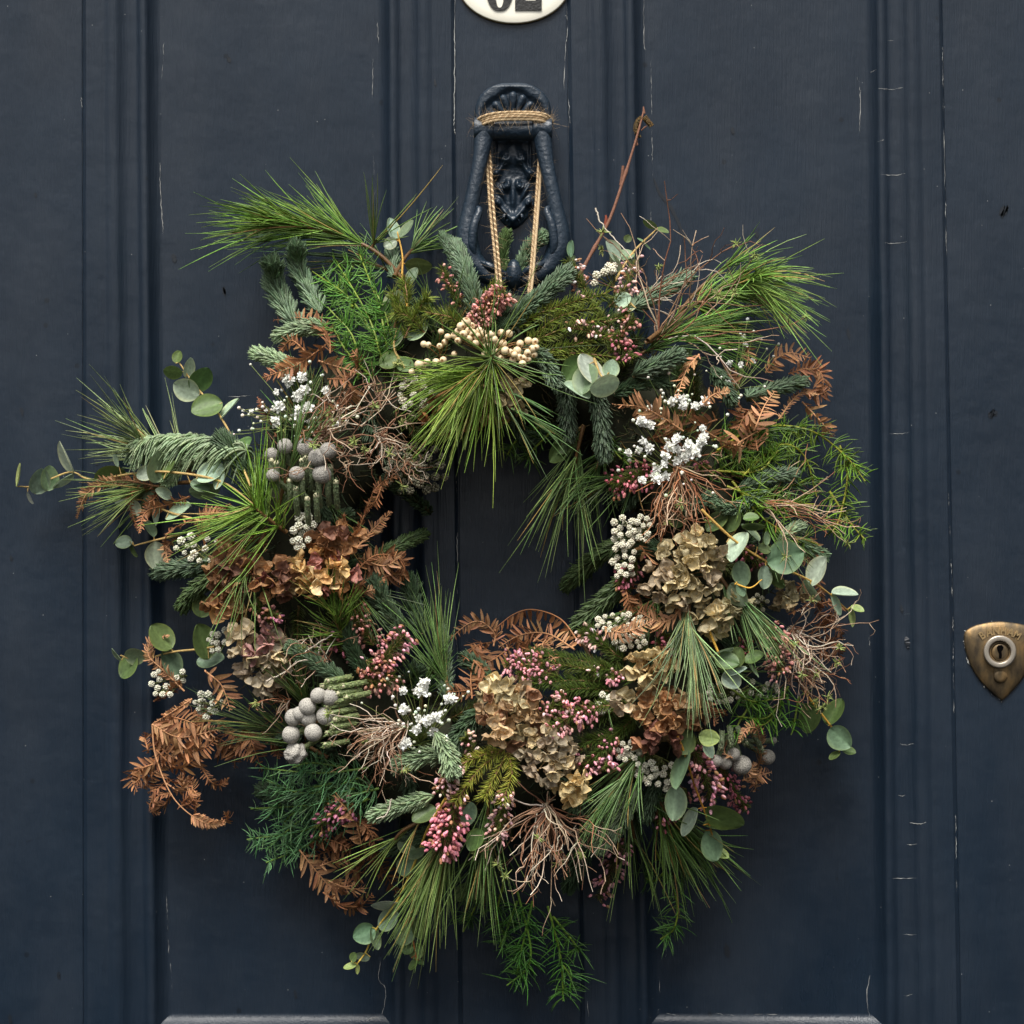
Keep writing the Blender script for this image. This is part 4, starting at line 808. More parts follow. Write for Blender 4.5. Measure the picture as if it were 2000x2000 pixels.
# ================================================================== asparagus fern
asparagus([[(750, 720), (720, 620), (650, 500)], [(740, 680), (690, 590), (610, 530)], [(760, 700), (740, 600), (700, 490)], [(700, 740), (690, 660), (640, 600)], [(730, 740), (680, 690), (650, 640)], [(770, 690), (755, 620), (730, 560)], [(690, 600), (660, 560), (690, 520)]], 34, .55, 0, 25, colr=c(92, 134, 58))
YG = c(96, 126, 40)
asparagus([[(1400, 880), (1480, 835), (1580, 840), (1650, 890), (1690, 940)], [(1640, 870), (1655, 930), (1640, 1010), (1625, 1040)], [(1450, 930), (1520, 870), (1570, 890), (1595, 970)], [(1400, 920), (1480, 920), (1520, 880)], [(1420, 950), (1500, 980), (1590, 985)], [(1430, 940), (1500, 1020), (1600, 1065)], [(1620, 960), (1660, 1020), (1690, 1055)]], 36, .5, 5, 30, colr=YG, stemc=c(150, 150, 54))
asparagus([[(1390, 860), (1450, 850), (1530, 870)], [(1400, 900), (1470, 880), (1540, 920)], [(1380, 930), (1440, 900), (1500, 890)], [(1430, 880), (1500, 840), (1570, 850)], [(1450, 960), (1540, 950), (1590, 930)], [(1420, 830), (1480, 850), (1520, 900)]], 36, .5, -15, 5, colr=c(74, 104, 38))
BGn = c(98, 140, 92)
asparagus([[(720, 1500), (620, 1510), (510, 1500)], [(740, 1540), (620, 1570), (490, 1580)], [(720, 1560), (600, 1620), (482, 1640)], [(700, 1520), (600, 1550), (510, 1520)], [(700, 1570), (600, 1650), (520, 1685)], [(690, 1540), (590, 1600), (520, 1660)], [(680, 1500), (610, 1490), (570, 1500)], [(640, 1560), (560, 1600), (560, 1670)], [(650, 1530), (570, 1550), (520, 1600)]], 34, .55, 0, 20, colr=BGn, stemc=c(110, 138, 62))
asparagus([[(1010, 1740), (1035, 1840), (1030, 1890), (990, 1925)], [(1040, 1760), (1020, 1850), (1010, 1900)], [(1010, 1760), (985, 1830), (975, 1850)]], 40, .45, 0, 10, dep=(80, 60), colr=c(66, 110, 44), stemc=c(110, 146, 56))
asparagus([[(1070, 1770), (1095, 1870), (1100, 1955)], [(1080, 1790), (1120, 1840), (1130, 1860)], [(1098, 1885), (1115, 1910), (1112, 1940)]], 38, .42, 0, 10, dep=(80, 60), colr=c(66, 108, 40), stemc=c(120, 150, 56))
asparagus([[(1280, 1660), (1320, 1750), (1318, 1810), (1290, 1835)], [(1300, 1700), (1280, 1720), (1260, 1715)]], 36, .45, 0, 10, dep=(90, 55), colr=c(64, 100, 42))
asparagus([[(960, 1640), (940, 1740), (905, 1820)], [(930, 1640), (925, 1720), (930, 1760)], [(990, 1700), (970, 1790), (990, 1830)]], 40, .4, 0, 5, dep=(100, 60), colr=c(56, 88, 38))
asparagus([[(1540, 1340), (1500, 1400), (1440, 1400)], [(1560, 1360), (1550, 1420), (1545, 1435)], [(1480, 1360), (1450, 1400), (1430, 1440)], [(1530, 1370), (1500, 1410), (1470, 1420)], [(1420, 1340), (1470, 1370), (1530, 1360)]], 34, .36, 20, 35, colr=c(84, 126, 44))
asparagus([[(1060, 830), (1010, 860), (990, 890)], [(1080, 840), (1040, 880), (1030, 900)], [(1090, 830), (1110, 870), (1100, 890)], [(1180, 830), (1200, 880), (1230, 910)]], 34, .42, -10, 5, colr=c(62, 90, 34))

# ================================================================== bracken
for a in [
    ([(645, 690), (640, 655), (600, 622), (535, 625)], 24, 20, 30, COP*.85), ([(640, 671), (581, 712), (514, 738)], 24, 30, 55, COP), ([(600, 690), (570, 665), (548, 685)], 17, 20, 30, COP), ([(622, 705), (655, 715), (692, 726)], 24, 40, 60, TAN*.8),
    ([(640, 740), (680, 745), (685, 780), (650, 800)], 24, 20, 30, COP*.75), ([(690, 735), (700, 705), (688, 684)], 16, 30, 35, COP*.8), ([(640, 770), (640, 790), (620, 810)], 24, 20, 30, COP*.7), ([(540, 853), (521, 812), (503, 776)], 12, 0, 0, DKB), ([(622, 843), (600, 848), (580, 856)], 16, 40, 50, COP),
    ([(310, 950), (230, 938), (172, 962), (150, 1012)], 16, 20, 40, TAN*.82), ([(300, 955), (270, 955), (252, 975), (268, 1035)], 13, 20, 30, COP), ([(370, 970), (330, 985), (285, 1000), (272, 1040)], 17, 20, 40, COP), ([(320, 945), (300, 975), (280, 985)], 13, 20, 35, COP*.8),
    ([(450, 985), (390, 1010), (330, 1040), (320, 1090)], 18, 0, 20, COP*.75), ([(400, 1065), (395, 1020), (420, 1000), (440, 1010)], 22, 15, 30, COP), ([(460, 1060), (500, 1050), (520, 1075)], 24, 10, 25, COP*.8), ([(345, 1050), (325, 1070), (328, 1100)], 14, 15, 20, TAN*.8),
    ([(375, 1365), (345, 1385), (297, 1415)], 8, 10, 30, TAN), ([(297, 1415), (350, 1440), (425, 1425)], 30, 35, 45, TAN*.9), ([(315, 1395), (370, 1410), (410, 1435)], 26, 25, 30, COP), ([(305, 1465), (345, 1500), (380, 1480), (388, 1452)], 26, 25, 35, COP),
    ([(312, 1475), (285, 1510), (262, 1530)], 24, 20, 20, COP*.9), ([(330, 1520), (310, 1540), (290, 1548)], 22, 15, 15, COP*.8), ([(335, 1550), (320, 1572), (300, 1570), (298, 1555)], 17, 20, 20, COP*.8), ([(355, 1570), (375, 1545), (370, 1515)], 17, 20, 25, COP), ([(380, 1590), (384, 1565), (375, 1545)], 14, 20, 20, COP*.85),
    ([(390, 1490), (410, 1525), (430, 1533), (447, 1520)], 12, 10, 10, COP*.9), ([(297, 1415), (305, 1480), (340, 1560), (395, 1605), (440, 1608)], 17, 38, 38, TAN*.9, (1, 1), .3, .66), ([(480, 1420), (492, 1450), (512, 1505)], 26, 20, 25, COP), ([(475, 1425), (462, 1460), (458, 1500)], 24, 15, 20, COP), ([(420, 1440), (430, 1460), (440, 1470)], 30, 5, 5, COP*.7),
    ([(400, 1310), (432, 1338), (450, 1386)], 30, 45, 60, TAN*.95), ([(360, 1350), (320, 1310), (290, 1280), (298, 1248), (330, 1242)], 15, 20, 30, TAN*.85), ([(290, 1470), (285, 1450), (283, 1430)], 14, 20, 20, COP), ([(400, 1430), (440, 1450), (450, 1470)], 28, 5, 10, COP*.75), ([(280, 1540), (300, 1510), (330, 1490)], 24, 10, 20, COP*.75),
    ([(728, 962), (750, 940), (775, 931)], 14, 20, 30, COP*.8), ([(690, 1060), (708, 1015), (728, 962)], 14, 20, 30, COP), ([(692, 1076), (723, 1040), (764, 1000)], 16, 30, 30, TAN*.85), ([(697, 1112), (736, 1084), (783, 1092), (786, 1122), (740, 1138)], 22, 25, 25, COP), ([(660, 1175), (700, 1160), (730, 1152)], 20, 20, 30, TAN*.8), ([(665, 1185), (690, 1200), (715, 1180)], 20, 20, 20, COP*.8), ([(675, 1045), (670, 1020), (672, 1005)], 12, 30, 30, COP), ([(710, 1120), (760, 1125), (780, 1110)], 26, 0, 10, COP*.7), ([(720, 1170), (705, 1210), (690, 1250)], 20, 0, 10, COP*.7),
    ([(964, 1262), (966, 1238), (941, 1215), (912, 1220), (876, 1251)], 22, 30, 0, TAN*.85), ([(1135, 1262), (1096, 1210), (1044, 1191), (1005, 1199), (966, 1228)], 34, 30, 10, COP, (0, 1), .15), ([(1122, 1268), (1070, 1238), (1018, 1240), (974, 1264)], 24, 40, 20, TAN*.85), ([(922, 1365), (920, 1316), (935, 1274), (945, 1262)], 28, 10, 10, COP*.85), ([(1000, 1262), (960, 1290), (925, 1300)], 30, -5, 0, COP*.75), ([(1060, 1280), (1030, 1265), (1050, 1225)], 24, 10, 10, COP), ([(930, 1345), (900, 1350), (872, 1352)], 20, 10, 10, COP*.8),
    ([(1495, 728), (1518, 699), (1544, 689), (1582, 699)], 26, 40, 40, TAN), ([(1560, 720), (1600, 725), (1607, 757), (1590, 780)], 26, 15, 15, COP*.8), ([(1366, 692), (1340, 725), (1322, 776)], 22, 50, 70, TAN), ([(1459, 676), (1462, 695), (1458, 714)], 18, 35, 40, TAN), ([(1335, 842), (1290, 813), (1252, 795), (1198, 790)], 28, 50, 60, TAN*.95), ([(1474, 840), (1492, 795), (1513, 764)], 30, 50, 60, TAN*.95), ([(1567, 785), (1604, 824), (1626, 852)], 24, 30, 35, TAN*.95), ([(1370, 790), (1395, 770), (1425, 762)], 16, 50, 60, TAN), ([(1374, 840), (1418, 864), (1455, 872)], 20, 40, 50, TAN*.85), ([(1500, 830), (1450, 860), (1420, 880)], 32, 25, 30, TAN*.8),
    ([(1480, 880), (1470, 840), (1440, 800)], 30, 20, 25, COP*.85), ([(1400, 820), (1360, 830), (1330, 800)], 28, 10, 20, COP*.75), ([(1450, 800), (1420, 760), (1430, 720)], 28, 10, 15, COP*.65), ([(1260, 860), (1310, 850), (1330, 880)], 24, 10, 15, COP*.8), ([(1280, 800), (1310, 860), (1300, 890)], 24, 20, 20, COP*.85), ([(1520, 820), (1560, 770), (1600, 770)], 10, 20, 30, TAN*.9),
    ([(1584, 1050), (1590, 1080), (1560, 1102)], 18, 10, 10, TAN*.8), ([(1598, 1120), (1602, 1160), (1599, 1190), (1612, 1216), (1636, 1205)], 15, 5, 0, DKB), ([(1624, 1197), (1611, 1222), (1578, 1240)], 15, 5, 5, COP*.8), ([(1590, 1240), (1615, 1255), (1640, 1240)], 16, 0, 0, DKB), ([(1600, 1160), (1570, 1185), (1540, 1200)], 16, 10, 10, COP*.75), ([(1610, 1235), (1635, 1265), (1640, 1290)], 16, 0, 0, DKB), ([(1600, 1130), (1570, 1140), (1550, 1160)], 14, 5, 5, COP*.7),
    ([(1472, 1512), (1486, 1480), (1484, 1450), (1478, 1424), (1458, 1424), (1443, 1450)], 15, 50, 60, TAN*.9), ([(1430, 1480), (1415, 1470), (1420, 1445)], 10, 50, 50, TAN*.8), ([(1450, 1524), (1480, 1516), (1506, 1508)], 18, 50, 40, TAN), ([(1488, 1500), (1478, 1525), (1474, 1545)], 18, 45, 40, TAN*.9), ([(1440, 1500), (1460, 1510), (1475, 1490)], 14, 55, 55, TAN*.9), ([(1372, 1360), (1385, 1385), (1400, 1412)], 20, 35, 45, TAN*.8), ([(1370, 1400), (1395, 1390), (1420, 1395)], 18, 30, 35, COP*.8),
    ([(1250, 1066), (1262, 1082), (1276, 1100)], 24, 60, 70, TAN*.85), ([(1222, 1150), (1228, 1175), (1236, 1195)], 20, 25, 35, COP*.9), ([(1334, 1183), (1310, 1210), (1285, 1214), (1248, 1195)], 24, 50, 60, TAN*.75), ([(1181, 1225), (1220, 1235), (1275, 1213)], 22, 50, 60, TAN*.85), ([(1260, 1140), (1250, 1160), (1230, 1180)], 26, 15, 15, COP*.75), ([(1210, 1195), (1250, 1200), (1280, 1190)], 22, 20, 20, COP*.8),
    ([(706, 1650), (691, 1598), (652, 1554)], 30, 30, 50, TAN), ([(585, 1660), (618, 1702), (652, 1735), (693, 1728)], 30, 20, 30, TAN*.9), ([(631, 1743), (670, 1769), (698, 1772), (727, 1748)], 26, 10, 15, COP), ([(626, 1691), (655, 1680), (685, 1671)], 26, 25, 30, TAN*.85), ([(670, 1690), (690, 1700), (714, 1706)], 26, 15, 15, COP*.85), ([(724, 1640), (742, 1686), (778, 1750)], 26, 5, 5, COP*.75), ([(690, 1650), (650, 1660), (590, 1680)], 28, 5, 5, COP*.75), ([(720, 1620), (700, 1680), (690, 1730)], 30, 0, 5, COP*.75), ([(680, 1640), (640, 1650), (600, 1640)], 26, 5, 10, COP*.8)]:
    pth, L, l0, l1, cl = a[:5]; bracken(pth, L, l0, l1, colr=cl, sides=a[5] if len(a) > 5 else (1, 1), twist=a[6] if len(a) > 6 else None, bare=a[7] if len(a) > 7 else .04)

for pth, L, l1, cl in (
    ([(300, 1430), (340, 1460), (390, 1465), (420, 1445)], 30, 30, COP), ([(305, 1450), (330, 1475), (360, 1490)], 26, 15, COP*.8), ([(310, 1490), (280, 1500), (258, 1520), (268, 1545)], 24, 20, COP), ([(320, 1515), (345, 1530), (370, 1520)], 24, 20, COP*.85),
    ([(335, 1550), (310, 1555), (292, 1575), (312, 1588)], 18, 20, COP*.8), ([(350, 1575), (372, 1568), (384, 1545)], 17, 20, COP), ([(325, 1530), (350, 1545), (360, 1530), (350, 1515)], 20, 25, TAN*.85), ([(370, 1395), (400, 1400), (440, 1420)], 26, 15, COP*.8), ([(340, 1400), (320, 1430), (300, 1490)], 24, 10, COP*.75), ([(440, 1420), (470, 1450), (490, 1480)], 26, 10, COP*.75), ([(510, 1430), (540, 1450), (545, 1480)], 20, 5, COP*.75),
    ([(410, 1600), (425, 1605), (446, 1598), (440, 1588)], 16, 25, COP), ([(300, 1370), (330, 1350), (350, 1330)], 18, 10, COP*.8),
    ([(1080, 1240), (1060, 1260), (1085, 1290)], 22, 30, TAN*.85), ([(1010, 1245), (1020, 1265), (1060, 1275)], 24, 25, COP), ([(925, 1290), (945, 1315), (930, 1345)], 26, 25, COP*.9), ([(960, 1255), (930, 1262), (905, 1290)], 22, 10, COP*.8),
    ([(700, 1090), (745, 1105), (770, 1095), (760, 1080)], 20, 35, TAN*.8), ([(690, 1150), (720, 1130), (750, 1135)], 20, 30, COP), ([(745, 950), (735, 975), (715, 1000)], 13, 30, COP), ([(1540, 730), (1580, 720), (1612, 735)], 22, 20, COP*.8), ([(1570, 760), (1600, 770), (1620, 760)], 20, 15, COP*.75), ([(1500, 800), (1460, 810), (1440, 840)], 28, 35, COP*.9),
    ([(600, 1650), (640, 1640), (680, 1655)], 26, 25, COP), ([(640, 1720), (680, 1735), (715, 1735)], 26, 25, TAN*.85), ([(690, 1600), (720, 1620), (735, 1660)], 24, 20, COP*.8), ([(1600, 1180), (1625, 1175), (1640, 1190), (1625, 1205)], 13, 10, COP*.8), ([(1615, 1225), (1640, 1230), (1645, 1250)], 13, 8, COP*.8), ([(1620, 1250), (1605, 1270), (1620, 1290)], 14, 8, COP*.7)):
    bracken(pth, L, l1-5, l1+8, colr=cl, curl=.6)

# ================================================================== hydrangea
BRN = [c(158, 118, 82), c(138, 102, 74), c(176, 138, 100), c(130, 94, 78), c(148, 108, 74)]; CRM = [c(206, 176, 124), c(188, 150, 100), c(168, 120, 76), c(172, 118, 108), c(214, 190, 146)]
OLV = [c(190, 177, 142), c(174, 162, 128), c(202, 188, 150), c(166, 150, 126)]; TNH = [c(188, 162, 124), c(174, 146, 112), c(198, 174, 138), c(164, 126, 98), c(176, 164, 130)]; GRB = [c(178, 164, 136), c(164, 152, 130), c(190, 174, 140), c(154, 138, 118)]
hydrangea(462, 1115, 62, 45, BRN, 40, 17, 34, 'orange brown dried hydrangea head'); hydrangea(440, 1180, 34, 36, BRN+CRM[:2], 30, 8, 30)
hydrangea(540, 1130, 55, 38, BRN+[c(130, 84, 76)], 38, 12, 32); hydrangea(625, 1120, 66, 50, CRM, 50, 20, 31, 'cream and pink dried hydrangea head'); hydrangea(655, 1060, 52, 38, BRN, 40, 12, 34)
hydrangea(505, 1262, 56, 46, CRM[:1]+GRB+[c(152, 112, 110), c(160, 122, 118)], 45, 15, 34, 'faded hydrangea head with purple tinged petals'); hydrangea(520, 1315, 38, 42, GRB, 35, 9, 32)
hydrangea(1335, 1125, 82, 76, OLV, 55, 26, 32, 'olive beige dried hydrangea head'); hydrangea(1370, 1080, 50, 40, OLV, 50, 10, 32); hydrangea(1395, 1210, 46, 28, OLV, 40, 8, 34)
hydrangea(1000, 1400, 70, 62, TNH, 60, 22, 31, 'tan dried hydrangea head'); hydrangea(1075, 1475, 60, 62, GRB, 60, 20, 28, 'greyish beige dried hydrangea head'); hydrangea(1115, 1535, 34, 24, [c(196, 174, 128), c(206, 186, 140)], 55, 6, 32); hydrangea(990, 1350, 55, 34, OLV, 45, 9, 32)
hydrangea(1268, 1305, 46, 36, [c(198, 178, 132), c(182, 158, 116), c(208, 190, 146)], 60, 11, 34, 'straw coloured dried hydrangea head'); hydrangea(1305, 1390, 78, 50, BRN+TNH[:2], 60, 21, 32, 'russet brown dried hydrangea head'); hydrangea(1290, 1440, 44, 30, [c(140, 98, 72), c(122, 82, 70)], 55, 7, 34); hydrangea(1225, 1370, 24, 20, OLV, 50, 4, 30)
hydrangea(905, 805, 92, 44, [c(170, 122, 74), c(178, 152, 100), c(150, 104, 66)], 15, 17, 32); hydrangea(990, 770, 46, 38, OLV, 20, 9, 30); hydrangea(1430, 1180, 36, 22, [c(160, 152, 118)], 20, 6, 24); hydrangea(1535, 1165, 30, 36, [c(150, 142, 112), c(132, 116, 88)], 10, 8, 24)

# ================================================================== brunia
brunia(crop(400, 750, [(505, 535, 58), (605, 470, 55), (765, 475, 72), (850, 555, 73), (930, 505, 62), (515, 690, 52), (695, 680, 60), (885, 680, 70)]), (600, 1000), 72, c(190, 185, 176), stalks=[(a+3, b+50, a, b) for a, b in ((590, 935), (622, 940), (640, 935), (656, 942), (600, 975), (618, 968), (578, 955), (566, 940), (590, 900), (608, 905), (645, 912), (540, 905), (530, 900), (598, 895))], label='silver grey brunia stem with tall green stalks')
brunia(crop(500, 1150, [(470, 805, 56), (560, 820, 69), (388, 890, 66), (330, 945, 56), (282, 970, 66), (395, 975, 62), (520, 960, 67), (265, 1100, 67), (432, 1085, 66), (297, 1240, 80)]), (690, 1400), 62, c(208, 203, 192), c(128, 142, 92), stalks=[(a+44, b-8, a, b) for a, b in ((640, 1380), (648, 1392), (642, 1412), (650, 1420), (640, 1432), (655, 1405), (630, 1340), (645, 1345), (660, 1355), (670, 1340), (640, 1330), (655, 1370), (676, 1362), (636, 1455))], label='silver grey brunia stem with pale green scaly stalks', lumpy=(9,))
brunia(crop(1200, 1150, [(1150, 1270, 64), (960, 1330, 78), (835, 1310, 54), (770, 1300, 45), (1200, 1145, 28), (900, 1250, 50)]), (1420, 1430), 52, c(198, 192, 180), stalks=[(1440, 1420, 1455, 1450), (1425, 1420, 1428, 1450), (1410, 1430, 1408, 1460), (1470, 1430, 1485, 1460)], label='grey brunia stem half hidden by curled bracken')

# ================================================================== small white heads
heads(crop(0, 750, [(1370, 1185, 33), (1440, 1150, 32), (1460, 1215, 25), (1550, 1245, 27), (1465, 1280, 29), (1395, 1275, 20), (1330, 1240, 22), (1640, 1195, 25), (1640, 1305, 25), (1590, 1330, 23), (1505, 1335, 22), (1440, 1320, 24), (1415, 1225, 20), (1565, 1170, 22)]), (420, 1100), 35)
heads(crop(400, 750, [(770, 1005, 42), (715, 1005, 34), (710, 1070, 31), (767, 1080, 22), (670, 1105, 30), (735, 1130, 28), (800, 1120, 29), (705, 1180, 33), (780, 1175, 28), (820, 1060, 28), (825, 1170, 20), (700, 1235, 27), (665, 1185, 24), (735, 1225, 24)]), (585, 1080), 50)
heads(crop(200, 1200, [(925, 120, 26), (870, 155, 27), (832, 150, 22), (832, 205, 27), (865, 215, 24), (925, 210, 25), (832, 275, 22), (875, 265, 22), (800, 190, 16)]), (435, 1265), 35)
heads(crop(200, 1200, [(430, 490, 24), (390, 455, 24), (370, 525, 24), (415, 555, 24), (485, 545, 28), (455, 605, 25), (510, 605, 24), (605, 435, 24), (400, 600, 20), (425, 430, 20), (560, 480, 24), (610, 500, 22)]), (365, 1320), 20)
heads(crop(200, 1200, [(745, 605, 29), (800, 605, 29), (750, 668, 37), (835, 670, 27), (850, 735, 26), (785, 775, 28), (740, 735, 24), (905, 665, 24), (700, 665, 20), (725, 715, 20), (810, 720, 20)]), (430, 1375), 40)
def cloud(x0, y0, x1, y1, n, r):
    out = []
    for _ in range(600):
        p = (R.uniform(x0, x1), R.uniform(y0, y1))
        if ((p[0]-(x0+x1)/2)/(x1-x0)*2)**2+((p[1]-(y0+y1)/2)/(y1-y0)*2)**2 < 1.15 and all(np.hypot(p[0]-a[0], p[1]-a[1]) > r*1.75 for a in out): out.append((*p, r*R.uniform(.8, 1.15)))
        if len(out) >= n: break
    return out
heads(cloud(1194, 1010, 1240, 1065, 17, 6)+cloud(1240, 1005, 1270, 1060, 12, 6.4)+cloud(1196, 1060, 1240, 1130, 16, 6.2), (1250, 1080), 50, KF)
heads(cloud(1165, 1200, 1262, 1232, 20, 5.8)+cloud(1195, 1235, 1262, 1270, 15, 5.8), (1240, 1215), 35, KF)
heads(cloud(1245, 1450, 1300, 1480, 0, 6)+cloud(1203, 1448, 1250, 1486, 12, 6.4)+cloud(1240, 1485, 1285, 1530, 16, 6.4)+cloud(1275, 1492, 1325, 1540, 16, 6.6), (1290, 1480), 45, KF)
heads(cloud(1370, 1330, 1520, 1372, 24, 6), (1440, 1350), 5, KF); heads(cloud(1455, 1160, 1500, 1200, 10, 5), (1480, 1170), 15, KD)
heads(cloud(1165, 1355, 1195, 1390, 5, 7), (1200, 1380), 45, KN); heads(crop(800, 100, [(1500, 1625, 30), (1410, 1690, 30), (1470, 1670, 30), (1530, 1655, 30), (1395, 1750, 26), (1545, 1620, 24)]), (1200, 560), 35, KF)
heads(cloud(755, 870, 870, 965, 30, 8.5), (790, 930), 0, KD); heads(cloud(770, 740, 850, 800, 16, 7), (820, 770), 0, KF)

# ================================================================== cream berries
berries(crop(750, 500, [(620, 500, 36), (580, 530, 30), (660, 530, 28), (670, 585, 33), (740, 580, 30), (785, 620, 30), (830, 630, 29), (885, 580, 27), (945, 585, 27), (780, 680, 30), (700, 605, 28), (915, 715, 31), (952, 727, 26), (1005, 715, 31), (1027, 662, 28), (1090, 640, 28), (1140, 645, 26), (1122, 700, 28), (1085, 730, 27), (1132, 745, 26), (1060, 770, 27), (1045, 815, 28), (880, 775, 28), (845, 790, 25), (970, 785, 28), (850, 725, 27), (1020, 765, 27), (912, 808, 26), (640, 560, 28), (600, 590, 30), (560, 570, 28), (560, 640, 27), (640, 625, 28), (850, 655, 28), (900, 660, 27), (735, 640, 27), (690, 660, 26), (530, 600, 26), (1150, 690, 22), (1090, 780, 22), (720, 560, 24), (810, 590, 26), (985, 745, 24), (760, 740, 24), (800, 720, 24)]), (960, 690), 75, 'cluster of cream berries')
berries(crop(750, 500, [(265, 820, 34), (325, 800, 26), (395, 800, 26), (447, 785, 26), (300, 665, 24), (335, 670, 22), (430, 570, 22), (460, 650, 24), (480, 610, 24), (290, 830, 24), (210, 875, 24), (530, 740, 22), (420, 680, 22)]), (860, 700), 60)

# ================================================================== baby's breath
gyps(crop(400, 350, [(635, 1515, 42), (730, 1495, 36), (752, 1590, 46), (700, 1640, 42), (560, 1715, 42), (530, 1830, 44), (710, 1790, 46), (715, 1740, 36), (780, 1720, 42), (915, 1595, 34), (540, 1605, 28), (795, 1830, 28), (990, 1845, 30), (635, 1420+0, 14)]), (600, 840), 34, 45)
gyps(crop(400, 350, [(350, 1750, 16), (290, 1745, 14), (465, 1745, 16)]), (560, 820), 14, 20, spread=20)
gyps(crop(1200, 350, [(435, 1680, 36), (520, 1660, 34), (520, 1710, 36), (610, 1710, 38), (685, 1680, 34), (270, 1730, 34), (205, 1825, 36), (270, 1855, 34), (670, 1880, 28), (480, 1650, 26)]), (1330, 850), 34, 55)
gyps(crop(1200, 350, [(990, 1250, 26), (870, 1388, 26), (1040, 1370, 28), (850, 1540, 28), (970, 1200, 20), (955, 1395, 22)]), (1440, 760), 18, 35)
gyps(crop(1000, 800, [(880, 325, 34), (990, 240, 32), (960, 310, 34), (1035, 290, 36), (1245, 215, 36), (1190, 280, 38), (1245, 300, 32), (1340, 270, 44), (1430, 240, 36), (1450, 200, 34), (1380, 320, 44), (1300, 360, 44), (1160, 350, 38), (1150, 410, 34), (1250, 390, 36), (1095, 450, 32), (1075, 500, 38), (1100, 525, 38), (1440, 140, 28), (985, 530, 32), (980, 85, 38), (1040, 112, 34), (1335, 320, 38), (1405, 285, 36), (1310, 330, 36), (1160, 500, 30)]), (1330, 930), 34, 60)
gyps(crop(500, 1150, [(1270, 705, 40), (1245, 770, 46), (1465, 830, 48), (1110, 770, 32), (1115, 910, 42), (1230, 980, 42), (1310, 990, 42), (1350, 968, 38), (1210, 1060, 40), (1340, 1085, 40), (1125, 1165, 40), (1425, 1130, 32), (1395, 940, 24), (1290, 1000, 36)]), (820, 1450), 46, 55)

# ================================================================== heather
H = heather
H([(900, 600), (862, 525)], 16, 10, 30, PKB, n=26); H([(1180, 640), (1140, 560), (1110, 508)], 20, 20, 40, PKP, bell0=.35, n=42); H([(1190, 600), (1222, 560), (1240, 508)], 22, 20, 40, PKP*.92, bell0=.35, n=48)
H([(930, 640), (945, 610), (985, 572)], 24, 30, 50, PKB, bell0=.1); H([(1220, 690), (1160, 650), (1105, 640)], 18, 30, 50, PKP*.95, bell0=.35, n=28); H([(1190, 690), (1210, 655), (1240, 622)], 21, 40, 60, PKB, bell0=.3, n=44); H([(1180, 660), (1215, 680), (1235, 700)], 19, 40, 55, PKD*1.25, bell0=.2, n=36); H([(1180, 630), (1210, 620), (1225, 610)], 18, 45, 55, PKP, n=18)
for p_ in ([(1010, 640), (1060, 610), (1150, 580)], [(1030, 670), (1090, 620), (1170, 600)], [(1020, 690), (1100, 680), (1200, 650)], [(1060, 700), (1120, 690), (1220, 700)], [(1040, 600), (1100, 600), (1190, 570)], [(1000, 690), (1080, 650), (1180, 620)], [(900, 640), (880, 620), (830, 610)], [(930, 600), (960, 570), (970, 560)], [(800, 640), (795, 580), (790, 545)], [(770, 640), (780, 600), (765, 570)], [(830, 650), (800, 620), (770, 610)], [(790, 660), (820, 600), (835, 580)]):
    H(p_, 10, 15, 40, green=c(112, 126, 46), flowers=False, dens=.75, ll=22)
H([(1275, 930), (1235, 930), (1195, 945)], 34, 20, 40, PKD*1.5, n=80); H([(1240, 1090), (1230, 1120), (1205, 1140)], 26, 25, 30, PKD*1.1, n=50); H([(1440, 1070), (1475, 1092), (1510, 1110)], 24, 0, 10, PKD*.9, n=70); H([(1365, 905), (1375, 915)], 14, 0, 5, PKD*.9, n=20)
H([(540, 1230), (520, 1200), (498, 1180)], 20, 40, 50, PKB*.9, n=40); H([(530, 1215), (535, 1200)], 16, 50, 55, MAU*1.1, n=20); H([(730, 1260), (705, 1220), (690, 1185)], 26, 25, 40, PKB, n=60)
H([(720, 1310), (755, 1280), (790, 1240)], 30, 40, 60, PK*.9, n=95); H([(700, 1330), (740, 1330), (770, 1320)], 30, 30, 45, PKB, n=90); H([(715, 1290), (740, 1300), (760, 1285)], 24, 45, 50, PKB*1.1, n=40)
H([(1200, 1320), (1100, 1300), (985, 1298)], 30, 40, 55, PK, bell0=.68, n=105, ll=18); H([(1090, 1320), (1040, 1310), (1015, 1320)], 24, 45, 55, PK*.95, n=55); H([(1225, 1375), (1150, 1385), (1075, 1420)], 32, 50, 70, PK, bell0=.45, n=105, ll=18); H([(1110, 1370), (1095, 1380)], 24, 65, 70, PKP, n=30); H([(1060, 1395), (1100, 1365)], 20, 60, 65, PK, n=30)
for p_ in ([(1180, 1300), (1100, 1285), (1040, 1280)], [(1190, 1330), (1100, 1330), (1040, 1335)], [(1190, 1350), (1140, 1345), (1090, 1350)], [(1220, 1290), (1180, 1260), (1140, 1230)], [(1230, 1420), (1180, 1440), (1140, 1450)], [(1240, 1400), (1200, 1440), (1160, 1480)], [(1240, 1330), (1200, 1310), (1170, 1310)], [(1230, 1380), (1170, 1400), (1120, 1410)]):
    H(p_, 10, 25, 50, green=c(72, 90, 30), flowers=False, dens=1.3, ll=22)
